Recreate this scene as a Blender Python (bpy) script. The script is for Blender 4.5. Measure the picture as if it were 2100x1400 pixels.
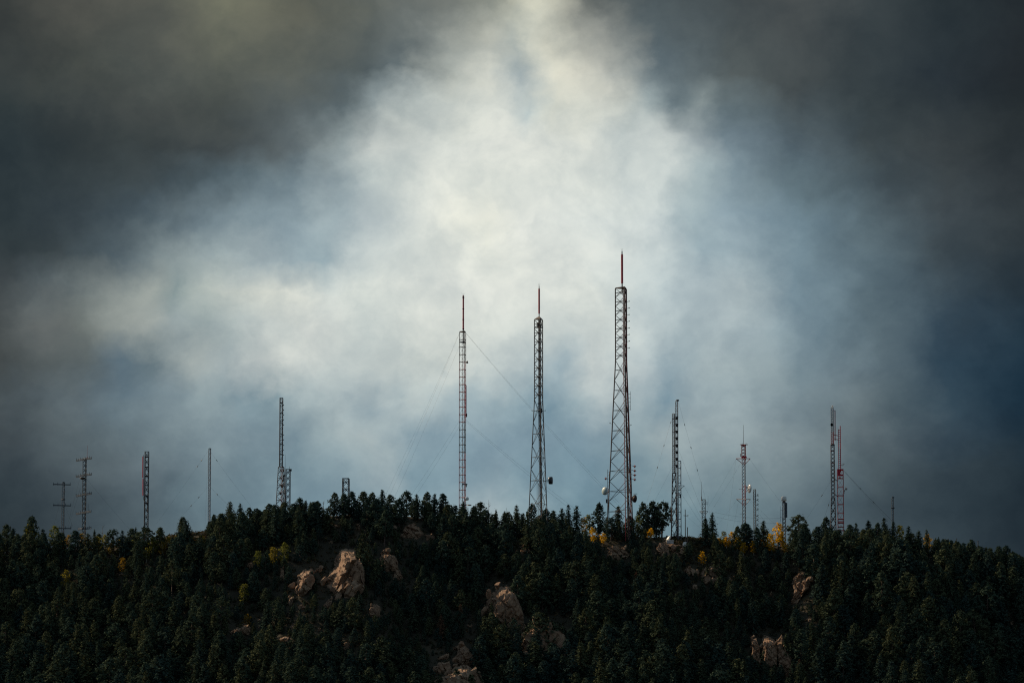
import bpy, bmesh, math, random
import numpy as np
from mathutils import Vector, noise as mnoise

# ------------------------------------------------------------------ scene, camera
sc = bpy.context.scene
for o in list(bpy.data.objects):
    bpy.data.objects.remove(o)
COL = sc.collection
R = math.radians
PITCH = R(9.5)
FPX = 12000.0                       # focal length in pixels of the 2100 px wide photograph
CAM = Vector((0, 0, 2.0))
FWD = Vector((0, math.cos(PITCH), math.sin(PITCH)))
UP = Vector((0, -math.sin(PITCH), math.cos(PITCH)))
cam = bpy.data.cameras.new('camera')
cam.lens = 36.0 * FPX / 2100.0
cam.sensor_width = 36.0
cam.clip_start = 1.0
cam.clip_end = 30000.0
cob = bpy.data.objects.new('camera', cam)
COL.objects.link(cob)
cob.location = CAM
cob.rotation_euler = (R(90) + PITCH, 0, 0)
sc.camera = cob
sc.render.resolution_x, sc.render.resolution_y = 1024, 682
sc.view_settings.view_transform = 'Standard'
sc.view_settings.look = 'None'
sc.view_settings.gamma = 1.0
sc.view_settings.exposure = 0.0
sc.view_settings.use_curve_mapping = False
sc.cycles.use_denoising = False
sc.cycles.filter_width = 1.2
sc.cycles.max_bounces = 5
sc.cycles.transparent_max_bounces = 8

# ------------------------------------------------------------------ sky
SUN_AZ = R(-53)                     # measured from +Y towards +X: the sun is left and behind the ridge
SUN_EL = R(34)
w = bpy.data.worlds.new('World')
sc.world = w
w.use_nodes = True
NT = w.node_tree
NT.nodes.clear()


def srgb(c):
    c = c / 255.0
    return c / 12.92 if c <= 0.04045 else ((c + 0.055) / 1.055) ** 2.4


class G:
    """tiny helper for node graphs"""

    def __init__(self, nt):
        self.nt = nt

    def n(self, t, **kw):
        nd = self.nt.nodes.new(t)
        for k, v in kw.items():
            setattr(nd, k, v)
        return nd

    def put(self, sock, v):
        if hasattr(v, 'is_output'):
            self.nt.links.new(v, sock)
        elif v is not None:
            sock.default_value = v

    def math(self, op, a, b=None, c=None, clamp=False):
        nd = self.n('ShaderNodeMath', operation=op, use_clamp=clamp)
        for s, v in zip(nd.inputs, (a, b, c)):
            self.put(s, v)
        return nd.outputs[0]

    def mix(self, f, a, b, blend='MIX'):
        nd = self.n('ShaderNodeMix', data_type='RGBA', blend_type=blend)
        self.put(nd.inputs[0], f)
        self.put(nd.inputs[6], a)
        self.put(nd.inputs[7], b)
        return nd.outputs[2]

    def noise(self, vec, scale, detail=5.0, rough=0.55, dist=0.0):
        nd = self.n('ShaderNodeTexNoise')
        self.put(nd.inputs['Vector'], vec)
        nd.inputs['Scale'].default_value = scale
        nd.inputs['Detail'].default_value = detail
        nd.inputs['Roughness'].default_value = rough
        nd.inputs['Distortion'].default_value = dist
        return nd

    def ramp(self, f, stops, interp='LINEAR'):
        nd = self.n('ShaderNodeValToRGB')
        cr = nd.color_ramp
        cr.interpolation = interp
        cr.elements[0].position = stops[0][0]
        cr.elements[0].color = tuple(stops[0][1]) + (1,)
        cr.elements[1].position = stops[-1][0]
        cr.elements[1].color = tuple(stops[-1][1]) + (1,)
        for p, c in stops[1:-1]:
            e = cr.elements.new(p)
            e.color = tuple(c) + (1,)
        self.put(nd.inputs[0], f)
        return nd.outputs[0]

    def rng(self, f, a, b, c=0.0, d=1.0, smooth=True):
        nd = self.n('ShaderNodeMapRange', interpolation_type='SMOOTHSTEP' if smooth else 'LINEAR')
        self.put(nd.inputs[0], f)
        for i, v in enumerate((a, b, c, d)):
            nd.inputs[i + 1].default_value = v
        return nd.outputs[0]


# the cloud cover: bands of cloud at rising elevation, each a run of cloud tones along the horizon
# (position along the band in hundredths of the field, tone)
BANDS = [
    (-150, [(0, 56, 59, 60), (150, 70, 72, 70), (450, 95, 96, 88), (800, 96, 98, 95), (1080, 135, 135, 125), (1200, 92, 96, 96), (1600, 74, 77, 77), (2100, 38, 43, 47)]),
    (0, [(0, 60, 62, 61), (150, 80, 80, 76), (300, 90, 90, 84), (450, 112, 112, 98), (600, 97, 97, 88), (750, 93, 97, 94), (900, 118, 121, 118), (1000, 140, 142, 134), (1100, 206, 203, 187), (1190, 105, 108, 106), (1350, 73, 82, 87), (1500, 72, 78, 81), (1650, 73, 77, 79), (1800, 58, 65, 69), (1950, 42, 50, 55), (2100, 36, 42, 47)]),
    (150, [(0, 56, 61, 62), (150, 72, 75, 72), (300, 78, 82, 80), (450, 87, 90, 85), (600, 94, 97, 92), (750, 78, 87, 91), (830, 96, 106, 111), (910, 180, 182, 176), (1000, 205, 205, 198), (1060, 168, 177, 180), (1130, 216, 213, 201), (1240, 190, 189, 182), (1350, 98, 110, 117), (1500, 84, 91, 93), (1650, 68, 74, 77), (1800, 52, 60, 65), (1950, 41, 49, 56), (2100, 36, 41, 46)]),
    (225, [(0, 48, 56, 59), (150, 60, 65, 66), (300, 68, 72, 72), (450, 76, 80, 78), (600, 88, 95, 97), (700, 88, 99, 105), (780, 138, 148, 152), (850, 185, 190, 188), (950, 212, 213, 207), (1040, 208, 210, 206), (1090, 182, 192, 195), (1150, 215, 214, 204), (1250, 206, 207, 201), (1330, 150, 161, 165), (1400, 108, 121, 128), (1450, 128, 138, 141), (1510, 98, 111, 118), (1650, 76, 86, 92), (1800, 58, 66, 70), (1950, 48, 55, 60), (2100, 40, 46, 50)]),
    (300, [(0, 43, 52, 57), (150, 51, 58, 61), (300, 58, 64, 66), (450, 66, 72, 75), (600, 94, 103, 108), (700, 150, 160, 163), (770, 190, 194, 193), (900, 213, 215, 211), (1050, 220, 220, 215), (1200, 215, 216, 211), (1290, 192, 198, 198), (1370, 192, 197, 197), (1500, 120, 135, 145), (1650, 83, 96, 105), (1800, 64, 72, 76), (1950, 55, 61, 65), (2100, 44, 50, 54)]),
    (375, [(0, 44, 53, 58), (150, 54, 62, 66), (300, 65, 74, 79), (400, 77, 89, 96), (500, 93, 107, 115), (600, 114, 129, 138), (680, 150, 162, 168), (760, 190, 197, 197), (880, 218, 219, 214), (1000, 227, 227, 220), (1100, 221, 222, 217), (1200, 216, 218, 214), (1300, 204, 209, 208), (1360, 207, 212, 211), (1430, 160, 174, 180), (1500, 125, 142, 153), (1650, 95, 112, 122), (1800, 70, 81, 88), (1950, 57, 64, 69), (2100, 46, 52, 57)]),
    (450, [(0, 46, 55, 60), (150, 57, 66, 72), (300, 76, 89, 98), (380, 106, 120, 129), (450, 121, 136, 145), (520, 126, 142, 152), (600, 138, 154, 164), (680, 160, 174, 181), (750, 193, 200, 202), (880, 221, 222, 217), (990, 238, 235, 224), (1060, 226, 226, 221), (1200, 215, 218, 216), (1350, 205, 211, 212), (1440, 162, 177, 184), (1510, 140, 158, 170), (1650, 110, 130, 143), (1800, 86, 101, 110), (1950, 64, 72, 78), (2100, 50, 57, 62)]),
    (525, [(0, 52, 60, 64), (100, 62, 70, 74), (200, 78, 90, 98), (290, 112, 124, 130), (380, 146, 157, 160), (450, 156, 168, 172), (520, 166, 177, 182), (600, 150, 166, 175), (660, 152, 169, 178), (750, 206, 211, 210), (900, 220, 221, 216), (1000, 226, 226, 219), (1100, 219, 220, 216), (1200, 216, 218, 215), (1350, 198, 206, 208), (1450, 158, 175, 184), (1510, 156, 172, 181), (1650, 115, 135, 148), (1800, 87, 103, 113), (1950, 63, 73, 80), (2100, 46, 54, 60)]),
    (600, [(0, 62, 68, 72), (90, 90, 98, 102), (150, 112, 119, 120), (290, 152, 158, 156), (345, 132, 146, 149), (450, 180, 186, 183), (590, 224, 223, 215), (660, 206, 210, 208), (750, 214, 217, 213), (900, 218, 219, 215), (1050, 218, 219, 215), (1220, 216, 218, 214), (1360, 183, 194, 199), (1450, 168, 180, 187), (1530, 172, 183, 188), (1650, 120, 140, 153), (1800, 88, 105, 116), (1950, 60, 73, 83), (2100, 40, 51, 60)]),
    (675, [(0, 78, 82, 83), (80, 98, 102, 103), (150, 99, 105, 105), (220, 130, 136, 135), (300, 156, 161, 159), (360, 145, 156, 160), (420, 155, 166, 168), (500, 178, 186, 187), (560, 194, 199, 198), (640, 214, 215, 211), (740, 204, 209, 207), (850, 213, 215, 211), (950, 212, 214, 210), (1050, 210, 213, 210), (1150, 203, 208, 207), (1230, 211, 214, 211), (1320, 190, 199, 202), (1400, 176, 188, 193), (1500, 168, 180, 186), (1600, 140, 157, 167), (1700, 112, 131, 143), (1800, 90, 106, 116), (1950, 56, 73, 87), (2100, 34, 50, 63)]),
    (750, [(0, 72, 76, 77), (150, 92, 100, 103), (240, 88, 105, 118), (300, 105, 120, 128), (390, 165, 172, 172), (450, 162, 172, 176), (550, 206, 208, 205), (700, 188, 195, 196), (850, 202, 206, 203), (930, 204, 207, 204), (1050, 194, 201, 202), (1150, 160, 176, 185), (1215, 198, 203, 203), (1300, 184, 193, 197), (1360, 150, 167, 177), (1470, 166, 178, 183), (1650, 120, 137, 147), (1750, 108, 123, 133), (1800, 88, 103, 113), (1950, 50, 69, 84), (2100, 28, 47, 62)]),
    (825, [(0, 74, 81, 85), (150, 96, 107, 114), (250, 97, 114, 126), (350, 124, 139, 148), (440, 140, 155, 162), (500, 127, 146, 157), (560, 129, 148, 158), (620, 165, 177, 182), (700, 172, 183, 187), (760, 157, 172, 180), (850, 182, 191, 193), (940, 164, 178, 185), (1050, 149, 168, 178), (1120, 123, 147, 162), (1180, 150, 168, 177), (1240, 178, 187, 191), (1290, 166, 179, 185), (1350, 128, 151, 165), (1420, 155, 169, 176), (1500, 152, 166, 173), (1650, 118, 133, 142), (1780, 100, 113, 121), (1850, 80, 94, 103), (1950, 51, 69, 83), (2100, 29, 48, 63)]),
    (900, [(0, 64, 72, 78), (150, 84, 95, 102), (300, 108, 122, 130), (450, 130, 146, 155), (600, 120, 139, 151), (660, 148, 163, 170), (770, 166, 177, 181), (840, 134, 153, 165), (950, 128, 149, 163), (1200, 121, 143, 158), (1290, 140, 158, 167), (1360, 158, 170, 175), (1500, 146, 159, 166), (1650, 121, 134, 141), (1800, 90, 101, 108), (1950, 54, 69, 81), (2100, 33, 49, 62)]),
    (975, [(0, 54, 63, 70), (150, 74, 84, 91), (300, 94, 107, 116), (450, 116, 133, 143), (600, 118, 139, 151), (700, 136, 154, 164), (790, 150, 165, 173), (850, 127, 150, 163), (950, 130, 152, 165), (1000, 142, 161, 172), (1060, 130, 153, 166), (1200, 113, 138, 153), (1320, 125, 146, 157), (1400, 142, 157, 164), (1500, 128, 144, 152), (1650, 106, 120, 128), (1800, 78, 90, 97), (1950, 51, 63, 72), (2100, 34, 46, 55)]),
    (1050, [(0, 46, 56, 63), (150, 64, 74, 81), (300, 80, 94, 103), (450, 103, 122, 133), (600, 118, 140, 153), (750, 124, 147, 160), (900, 138, 159, 170), (1000, 166, 179, 185), (1060, 148, 167, 176), (1200, 111, 137, 151), (1350, 114, 138, 150), (1500, 108, 128, 138), (1650, 90, 106, 116), (1800, 66, 78, 86), (1950, 46, 58, 67), (2100, 33, 44, 53)]),
    (1200, [(0, 50, 58, 64), (600, 100, 116, 126), (1050, 120, 134, 142), (1600, 82, 96, 105), (2100, 38, 48, 56)]),
]
g = G(NT)
tc = g.n('ShaderNodeTexCoord')
sep = g.n('ShaderNodeSeparateXYZ')
NT.links.new(tc.outputs['Generated'], sep.inputs[0])
dx, dy, dz = sep.outputs
az = g.math('ARCTAN2', dx, dy)
el = g.math('ARCSINE', dz)
uu = g.math('MULTIPLY', az, FPX * 1.0 / 1000.0)                          # thousandths of the field
vv = g.math('MULTIPLY', g.math('SUBTRACT', el, PITCH), -FPX / 1000.0)
cmb = g.n('ShaderNodeCombineXYZ')
NT.links.new(uu, cmb.inputs[0])
NT.links.new(vv, cmb.inputs[1])
vec0 = cmb.outputs[0]
# billows: the cloud edges are folded by turbulence at two sizes
nw1 = g.noise(vec0, 2.2, 3.0, 0.5)
mpd = g.n('ShaderNodeMapping')
NT.links.new(vec0, mpd.inputs[0])
mpd.inputs['Rotation'].default_value = (0, 0, R(30))
mpd.inputs['Scale'].default_value = (1.0, 1.22, 1.0)
vecd = mpd.outputs[0]
nw2 = g.noise(vecd, 6.0, 7.0, 0.58, 0.0)


def offs(nd, amp):
    v = g.n('ShaderNodeVectorMath', operation='SUBTRACT')
    NT.links.new(nd.outputs['Color'], v.inputs[0])
    v.inputs[1].default_value = (0.5, 0.5, 0.5)
    s = g.n('ShaderNodeVectorMath', operation='SCALE')
    NT.links.new(v.outputs[0], s.inputs[0])
    s.inputs[3].default_value = amp
    return s.outputs[0]


def vadd(a, b):
    v = g.n('ShaderNodeVectorMath', operation='ADD')
    NT.links.new(a, v.inputs[0])
    NT.links.new(b, v.inputs[1])
    return v.outputs[0]


vecw = vadd(vadd(vec0, offs(nw1, 0.03)), offs(nw2, 0.15))
nw3 = g.noise(vec0, 21.0, 5.0, 0.6, 0.0)
vecw = vadd(vecw, offs(nw3, 0.022))
sw = g.n('ShaderNodeSeparateXYZ')
NT.links.new(vecw, sw.inputs[0])
uw, vw = sw.outputs[0], sw.outputs[1]
pos = g.math('DIVIDE', g.math('ADD', uw, 1.05), 2.1)
prev = None
for k, (yb, stops) in enumerate(BANDS):
    col = g.ramp(pos, [(x / 2100.0, (srgb(r), srgb(gg), srgb(b))) for x, r, gg, b in stops], 'EASE' if len(stops) < 10 else 'LINEAR')
    if prev is None:
        prev = col
    else:
        y0, y1 = (BANDS[k - 1][0] - 700) / 1000.0, (yb - 700) / 1000.0
        prev = g.mix(g.rng(vw, y0, y1, smooth=False), prev, col)
# fine vapour inside the clouds
nf = g.noise(vecw, 13.0, 7.0, 0.58, 0.0)
nf2 = g.noise(vecd, 5.2, 8.0, 0.58, 0.25)
fine = g.math('ADD', g.rng(nf.outputs[0], 0.33, 0.67, -0.045, 0.055), g.rng(nf2.outputs[0], 0.36, 0.64, -0.09, 0.08))
gain = g.math('ADD', 1.0, fine)
gcol = g.n('ShaderNodeCombineColor')
NT.links.new(g.math('ADD', 0.968, g.math('MULTIPLY', fine, 1.12)), gcol.inputs[0])
NT.links.new(g.math('ADD', 1.008, fine), gcol.inputs[1])
NT.links.new(g.math('ADD', 0.985, g.math('MULTIPLY', fine, 0.8)), gcol.inputs[2])
placed = g.mix(1.0, prev, gcol.outputs[0], 'MULTIPLY')
# the rest of the sky: the same broken overcast, with the clear Nishita sky in its gaps
sky = g.n('ShaderNodeTexSky')
sky.sky_type = 'NISHITA'
sky.sun_disc = False
sky.sun_elevation = SUN_EL
sky.sun_rotation = SUN_AZ
sky.altitude = 2000
skyb = g.mix(1.0, sky.outputs[0], (0.055, 0.055, 0.055, 1), 'MULTIPLY')
ng = g.noise(tc.outputs['Generated'], 4.5, 8.0, 0.6, 0.4)
over = g.ramp(ng.outputs[0], [(0.30, (srgb(52), srgb(64), srgb(76))), (0.47, (srgb(85), srgb(104), srgb(119))), (0.62, (srgb(133), srgb(151), srgb(164))), (0.78, (srgb(195), srgb(203), srgb(204)))])
gap = g.noise(tc.outputs['Generated'], 3.1, 6.0, 0.55)
over = g.mix(g.rng(gap.outputs[0], 0.52, 0.72, 0.0, 0.55), over, skyb)
mu = g.rng(g.math('ABSOLUTE', uu), 1.12, 2.6, 1.0, 0.0)
mv = g.rng(g.math('ABSOLUTE', vv), 0.80, 1.9, 1.0, 0.0)
final = g.mix(g.math('MULTIPLY', mu, mv), over, placed)
bg = g.n('ShaderNodeBackground')
NT.links.new(final, bg.inputs[0])
bg.inputs[1].default_value = 1.0
wo = g.n('ShaderNodeOutputWorld')
NT.links.new(bg.outputs[0], wo.inputs[0])

# ------------------------------------------------------------------ sun
sl = bpy.data.lights.new('sun', 'SUN')
sl.energy = 5.0
sl.angle = R(0.6)
sl.color = (1.0, 0.78, 0.54)
so = bpy.data.objects.new('sun', sl)
COL.objects.link(so)
sdir = Vector((math.sin(SUN_AZ) * math.cos(SUN_EL), math.cos(SUN_AZ) * math.cos(SUN_EL), math.sin(SUN_EL)))
so.rotation_euler = sdir.to_track_quat('Z', 'Y').to_euler()
so.location = (-300, 2300, 900)

# ------------------------------------------------------------------ materials
def material(name, build):
    m = bpy.data.materials.new(name)
    m.use_nodes = True
    nt = m.node_tree
    b = nt.nodes['Principled BSDF']
    build(G(nt), b, nt)
    return m


def put(nt, b, key, v):
    if hasattr(v, 'is_output'):
        nt.links.new(v, b.inputs[key])
    else:
        b.inputs[key].default_value = v


def steel(name, c, rough=0.55, metal=0.0, wear=(0.06, 0.03, 0.022), amount=0.5):
    def f(gg, b, nt):
        t = gg.n('ShaderNodeTexCoord')
        n = gg.noise(t.outputs['Object'], 1.3, 5, 0.65)
        fac = gg.rng(n.outputs[0], 0.5, 0.72, 0.0, amount)
        put(nt, b, 'Base Color', gg.mix(fac, c + (1,), wear + (1,)))
        put(nt, b, 'Roughness', rough)
        put(nt, b, 'Metallic', metal)
    return material(name, f)


M = {}
M['dark_steel'] = steel('weathered dark steel', (0.045, 0.024, 0.023), 0.75)
M['slate_steel'] = steel('slate painted steel', (0.040, 0.048, 0.056), 0.75)
M['galv'] = steel('galvanised steel', (0.13, 0.145, 0.165), 0.65, 0.1, (0.15, 0.15, 0.16), 0.5)
M['pale_galv'] = steel('pale galvanised steel', (0.22, 0.235, 0.26), 0.65, 0.1, (0.22, 0.22, 0.24), 0.5)
M['far_galv'] = steel('dull blue grey steel', (0.055, 0.072, 0.09), 0.7, 0.1, (0.12, 0.13, 0.15), 0.5)
M['red'] = steel('faded red paint', (0.52, 0.012, 0.035), 0.6, 0, (0.36, 0.015, 0.03), 0.4)
M['rust_red'] = steel('dull red paint on lattice', (0.32, 0.022, 0.028), 0.65, 0, (0.12, 0.05, 0.04), 0.6)
M['white'] = steel('white enamel', (0.78, 0.79, 0.76), 0.45, 0, (0.5, 0.48, 0.42), 0.25)
M['grey_paint'] = steel('light grey paint', (0.45, 0.45, 0.45), 0.5, 0, (0.25, 0.2, 0.17), 0.4)
M['black'] = steel('black fittings', (0.03, 0.03, 0.032), 0.5, 0, (0.05, 0.04, 0.04), 0.4)
M['wire'] = steel('steel wire', (0.13, 0.13, 0.14), 0.5, 0.2, (0.1, 0.09, 0.08), 0.3)
M['wood'] = steel('old pole wood', (0.10, 0.07, 0.05), 0.8, 0, (0.05, 0.04, 0.03), 0.5)
M['teal_radome'] = steel('pale radome cloth', (0.40, 0.52, 0.51), 0.5, 0, (0.5, 0.55, 0.53), 0.3)


def foliage(name, c0, c1, c2, transl=0.12):
    def f(gg, b, nt):
        oi = gg.n('ShaderNodeObjectInfo')
        at_ = gg.n('ShaderNodeAttribute')
        at_.attribute_name = 'tint'
        t = gg.n('ShaderNodeTexCoord')
        n = gg.noise(t.outputs['Object'], 0.9, 3, 0.6)
        f1 = gg.math('FRACT', gg.math('ADD', oi.outputs['Random'], at_.outputs['Fac']))
        a = gg.ramp(f1, [(0.0, c0), (0.45, c1), (1.0, c2)])
        v = gg.rng(n.outputs[0], 0.3, 0.7, 0.7, 1.3, False)
        vc = gg.n('ShaderNodeCombineColor')
        for i in range(3):
            nt.links.new(v, vc.inputs[i])
        colr = gg.mix(1.0, a, vc.outputs[0], 'MULTIPLY')
        put(nt, b, 'Base Color', colr)
        put(nt, b, 'Roughness', 0.75)
        b.inputs['Specular IOR Level'].default_value = 0.0
        tr = gg.n('ShaderNodeBsdfTranslucent')
        nt.links.new(colr, tr.inputs[0])
        ms = gg.n('ShaderNodeMixShader')
        ms.inputs[0].default_value = transl
        nt.links.new(b.outputs[0], ms.inputs[1])
        nt.links.new(tr.outputs[0], ms.inputs[2])
        nt.links.new(ms.outputs[0], nt.nodes['Material Output'].inputs[0])
    return material(name, f)


M['needles'] = foliage('dark pine needles', (0.034, 0.058, 0.051), (0.047, 0.071, 0.050), (0.076, 0.088, 0.047))
M['needles_brown'] = foliage('dry brown needles', (0.10, 0.055, 0.035), (0.12, 0.07, 0.045), (0.09, 0.06, 0.04))
M['aspen_gold'] = foliage('golden aspen leaves', (0.60, 0.32, 0.015), (0.65, 0.40, 0.02), (0.52, 0.33, 0.02), 0.5)
M['aspen_olive'] = foliage('yellow green aspen leaves', (0.17, 0.16, 0.03), (0.13, 0.15, 0.035), (0.22, 0.18, 0.025), 0.45)
M['scrub'] = foliage('dry mountain scrub', (0.11, 0.085, 0.045), (0.06, 0.06, 0.034), (0.15, 0.10, 0.045), 0.15)
M['undergrowth'] = foliage('dark undergrowth', (0.03, 0.04, 0.025), (0.05, 0.05, 0.03), (0.075, 0.06, 0.035))
M['bark'] = steel('pine bark', (0.09, 0.06, 0.045), 0.9, 0, (0.05, 0.035, 0.03), 0.5)
M['pale_bark'] = steel('pale aspen bark', (0.36, 0.33, 0.27), 0.8, 0, (0.15, 0.13, 0.1), 0.4)
M['dead_wood'] = steel('bleached dead wood', (0.16, 0.14, 0.125), 0.85, 0, (0.08, 0.07, 0.06), 0.4)


def rock_mat(gg, b, nt):
    t = gg.n('ShaderNodeTexCoord')
    ge = gg.n('ShaderNodeNewGeometry')
    n1 = gg.noise(ge.outputs['Position'], 0.22, 6, 0.6)
    n2 = gg.noise(ge.outputs['Position'], 1.6, 6, 0.65)
    mp = gg.n('ShaderNodeMapping')
    nt.links.new(ge.outputs['Position'], mp.inputs[0])
    mp.inputs['Scale'].default_value = (0.9, 0.9, 0.12)
    n3 = gg.noise(mp.outputs[0], 0.9, 5, 0.6)
    c = gg.ramp(n1.outputs[0], [(0.3, (0.19, 0.11, 0.07)), (0.5, (0.26, 0.165, 0.105)), (0.7, (0.33, 0.235, 0.16))])
    c = gg.mix(gg.rng(n3.outputs[0], 0.52, 0.7, 0.0, 0.65), c, (0.10, 0.075, 0.06, 1))
    c = gg.mix(gg.rng(n2.outputs[0], 0.56, 0.72, 0.0, 0.55), c, (0.12, 0.105, 0.08, 1))
    put(nt, b, 'Base Color', c)
    put(nt, b, 'Roughness', 0.9)
    b.inputs['Specular IOR Level'].default_value = 0.2
    bp = gg.n('ShaderNodeBump')
    bp.inputs['Strength'].default_value = 0.9
    bp.inputs['Distance'].default_value = 0.35
    nt.links.new(n2.outputs[0], bp.inputs['Height'])
    nt.links.new(bp.outputs[0], b.inputs['Normal'])


M['rock'] = material('pink granite', rock_mat)


def ground_mat(gg, b, nt):
    ge = gg.n('ShaderNodeNewGeometry')
    n1 = gg.noise(ge.outputs['Position'], 0.05, 6, 0.6)
    n2 = gg.noise(ge.outputs['Position'], 0.8, 5, 0.65)
    c = gg.ramp(n1.outputs[0], [(0.35, (0.035, 0.034, 0.026)), (0.55, (0.05, 0.044, 0.032)), (0.7, (0.085, 0.066, 0.045))])
    c = gg.mix(gg.rng(n2.outputs[0], 0.45, 0.65, 0.0, 0.6), c, (0.05, 0.045, 0.028, 1))
    put(nt, b, 'Base Color', c)
    put(nt, b, 'Roughness', 0.95)
    b.inputs['Specular IOR Level'].default_value = 0.1


M['ground'] = material('dry forest floor', ground_mat)


# ------------------------------------------------------------------ geometry helpers
def at(px, py, Y):
    d = FWD + Vector((1, 0, 0)) * ((px - 1050) / FPX) + UP * ((700 - py) / FPX)
    return CAM + d * (Y / d.y)


def project(p):
    q = Vector(p) - CAM
    dpt = q.dot(FWD)
    return 1050 + q.x / dpt * FPX, 700 - q.dot(UP) / dpt * FPX


def project_np(X, Y, Z):
    qx, qy, qz = X - CAM.x, Y - CAM.y, Z - CAM.z
    dpt = qy * FWD.y + qz * FWD.z
    return 1050 + qx / dpt * FPX, 700 - (qy * UP.y + qz * UP.z) / dpt * FPX


def tag(o, label=None, cat=None, group=None, kind=None):
    if label:
        o['label'] = label
    if cat:
        o['category'] = cat
    if group:
        o['group'] = group
    if kind:
        o['kind'] = kind
    return o


def empty(name, loc):
    o = bpy.data.objects.new(name, None)
    o.empty_display_size = 1.0
    COL.objects.link(o)
    o.location = loc
    return o


def link(name, me, parent=None, loc=(0, 0, 0)):
    o = bpy.data.objects.new(name, me)
    COL.objects.link(o)
    o.parent = parent
    o.location = loc
    return o


def mesh_np(name, V, F, mats, mi=None, tint=None, smooth=False):
    """V (n,3), F list of (k, m) arrays (quads or tris)"""
    me = bpy.data.meshes.new(name)
    V = np.asarray(V, dtype=np.float32)
    me.vertices.add(len(V))
    me.vertices.foreach_set('co', V.ravel())
    idx = np.concatenate([f.ravel() for f in F]).astype(np.int32)
    tot = np.concatenate([np.full(len(f), f.shape[1]) for f in F]).astype(np.int32)
    start = np.concatenate([[0], np.cumsum(tot)[:-1]]).astype(np.int32)
    me.loops.add(len(idx))
    me.loops.foreach_set('vertex_index', idx)
    me.polygons.add(len(tot))
    me.polygons.foreach_set('loop_start', start)
    try:
        me.polygons.foreach_set('loop_total', tot)
    except Exception:
        pass
    for m in mats:
        me.materials.append(m)
    if mi is not None:
        me.polygons.foreach_set('material_index', np.asarray(mi, dtype=np.int32))
    me.polygons.foreach_set('use_smooth', np.full(len(tot), smooth))
    if tint is not None:
        a = me.attributes.new('tint', 'FLOAT', 'FACE')
        a.data.foreach_set('value', np.asarray(tint, dtype=np.float32))
    me.update(calc_edges=True)
    return me


class MB:
    def __init__(self):
        self.v = []
        self.f = []

    def add(self, vs, fs):
        o = len(self.v)
        self.v.extend([tuple(x) for x in vs])
        self.f.extend([tuple(i + o for i in f) for f in fs])
        return self

    def tube(self, a, b, r0, r1=None, n=6, caps=True):
        a, b = Vector(a), Vector(b)
        r1 = r0 if r1 is None else r1
        d = b - a
        if d.length < 1e-6:
            return self
        d.normalize()
        u = d.cross(Vector((0, 0, 1)) if abs(d.z) < 0.9 else Vector((1, 0, 0))).normalized()
        v = d.cross(u)
        vs = []
        for p, r in ((a, r0), (b, r1)):
            for k in range(n):
                t = 2 * math.pi * k / n + 0.4
                vs.append(p + (u * math.cos(t) + v * math.sin(t)) * r)
        fs = [(k, (k + 1) % n, n + (k + 1) % n, n + k) for k in range(n)]
        if caps:
            fs += [tuple(reversed(range(n))), tuple(range(n, 2 * n))]
        return self.add(vs, fs)

    def box(self, c, s, rz=0.0):
        cx, cy, cz = c
        hx, hy, hz = s[0] / 2, s[1] / 2, s[2] / 2
        vs = []
        for z in (-hz, hz):
            for x, y in ((-hx, -hy), (hx, -hy), (hx, hy), (-hx, hy)):
                vs.append((cx + x * math.cos(rz) - y * math.sin(rz), cy + x * math.sin(rz) + y * math.cos(rz), cz + z))
        return self.add(vs, [(3, 2, 1, 0), (4, 5, 6, 7), (0, 1, 5, 4), (1, 2, 6, 5), (2, 3, 7, 6), (3, 0, 4, 7)])

    def lathe(self, c, axis, prof, n=16):
        """prof: list of (distance along axis, radius)"""
        c, d = Vector(c), Vector(axis).normalized()
        u = d.cross(Vector((0, 0, 1)) if abs(d.z) < 0.9 else Vector((1, 0, 0))).normalized()
        v = d.cross(u)
        vs = []
        for t, r in prof:
            for k in range(n):
                a = 2 * math.pi * k / n
                vs.append(c + d * t + (u * math.cos(a) + v * math.sin(a)) * max(r, 0.003))
        fs = []
        for i in range(len(prof) - 1):
            for k in range(n):
                fs.append((i * n + k, i * n + (k + 1) % n, (i + 1) * n + (k + 1) % n, (i + 1) * n + k))
        fs += [tuple(reversed(range(n))), tuple(range((len(prof) - 1) * n, len(prof) * n))]
        return self.add(vs, fs)

    def mesh(self, name, mat, smooth=False):
        me = bpy.data.meshes.new(name)
        me.from_pydata(self.v, [], self.f)
        me.materials.append(mat)
        if smooth:
            for p in me.polygons:
                p.use_smooth = True
        return me

    def build(self, name, mat, parent=None, kind=None, smooth=False, label=None):
        o = link(name, self.mesh(name, mat, smooth), parent)
        if kind:
            o['kind'] = kind
        if label:
            o['label'] = label
        return o


# ------------------------------------------------------------------ terrain
YR0 = 2400.0
RIDGE = [(-6000, 1750), (-2500, 1290), (-900, 1160), (-300, 1135), (0, 1128), (100, 1128), (200, 1124), (300, 1114), (350, 1098), (400, 1092), (440, 1088),
         (500, 1084), (560, 1078), (650, 1062), (780, 1056), (850, 1060), (900, 1066), (1000, 1080), (1100, 1090),
         (1200, 1094), (1300, 1097), (1400, 1097), (1480, 1102), (1600, 1114), (1700, 1121), (1800, 1119), (1900, 1132),
         (2000, 1152), (2100, 1172), (2500, 1250), (4000, 1460), (8000, 1800)]
_rp = [at(x, y, YR0) for x, y in RIDGE]
RX = np.array([p.x for p in _rp])
RZ = np.array([p.z for p in _rp])
# smoothed ridge height
_xs = np.linspace(-1500, 1500, 3001)
_zs = np.interp(_xs, RX, RZ)
_k = np.hanning(13)
_k /= _k.sum()
_zs2 = np.convolve(np.pad(_zs, 6, mode='edge'), _k, mode='valid')


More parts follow.
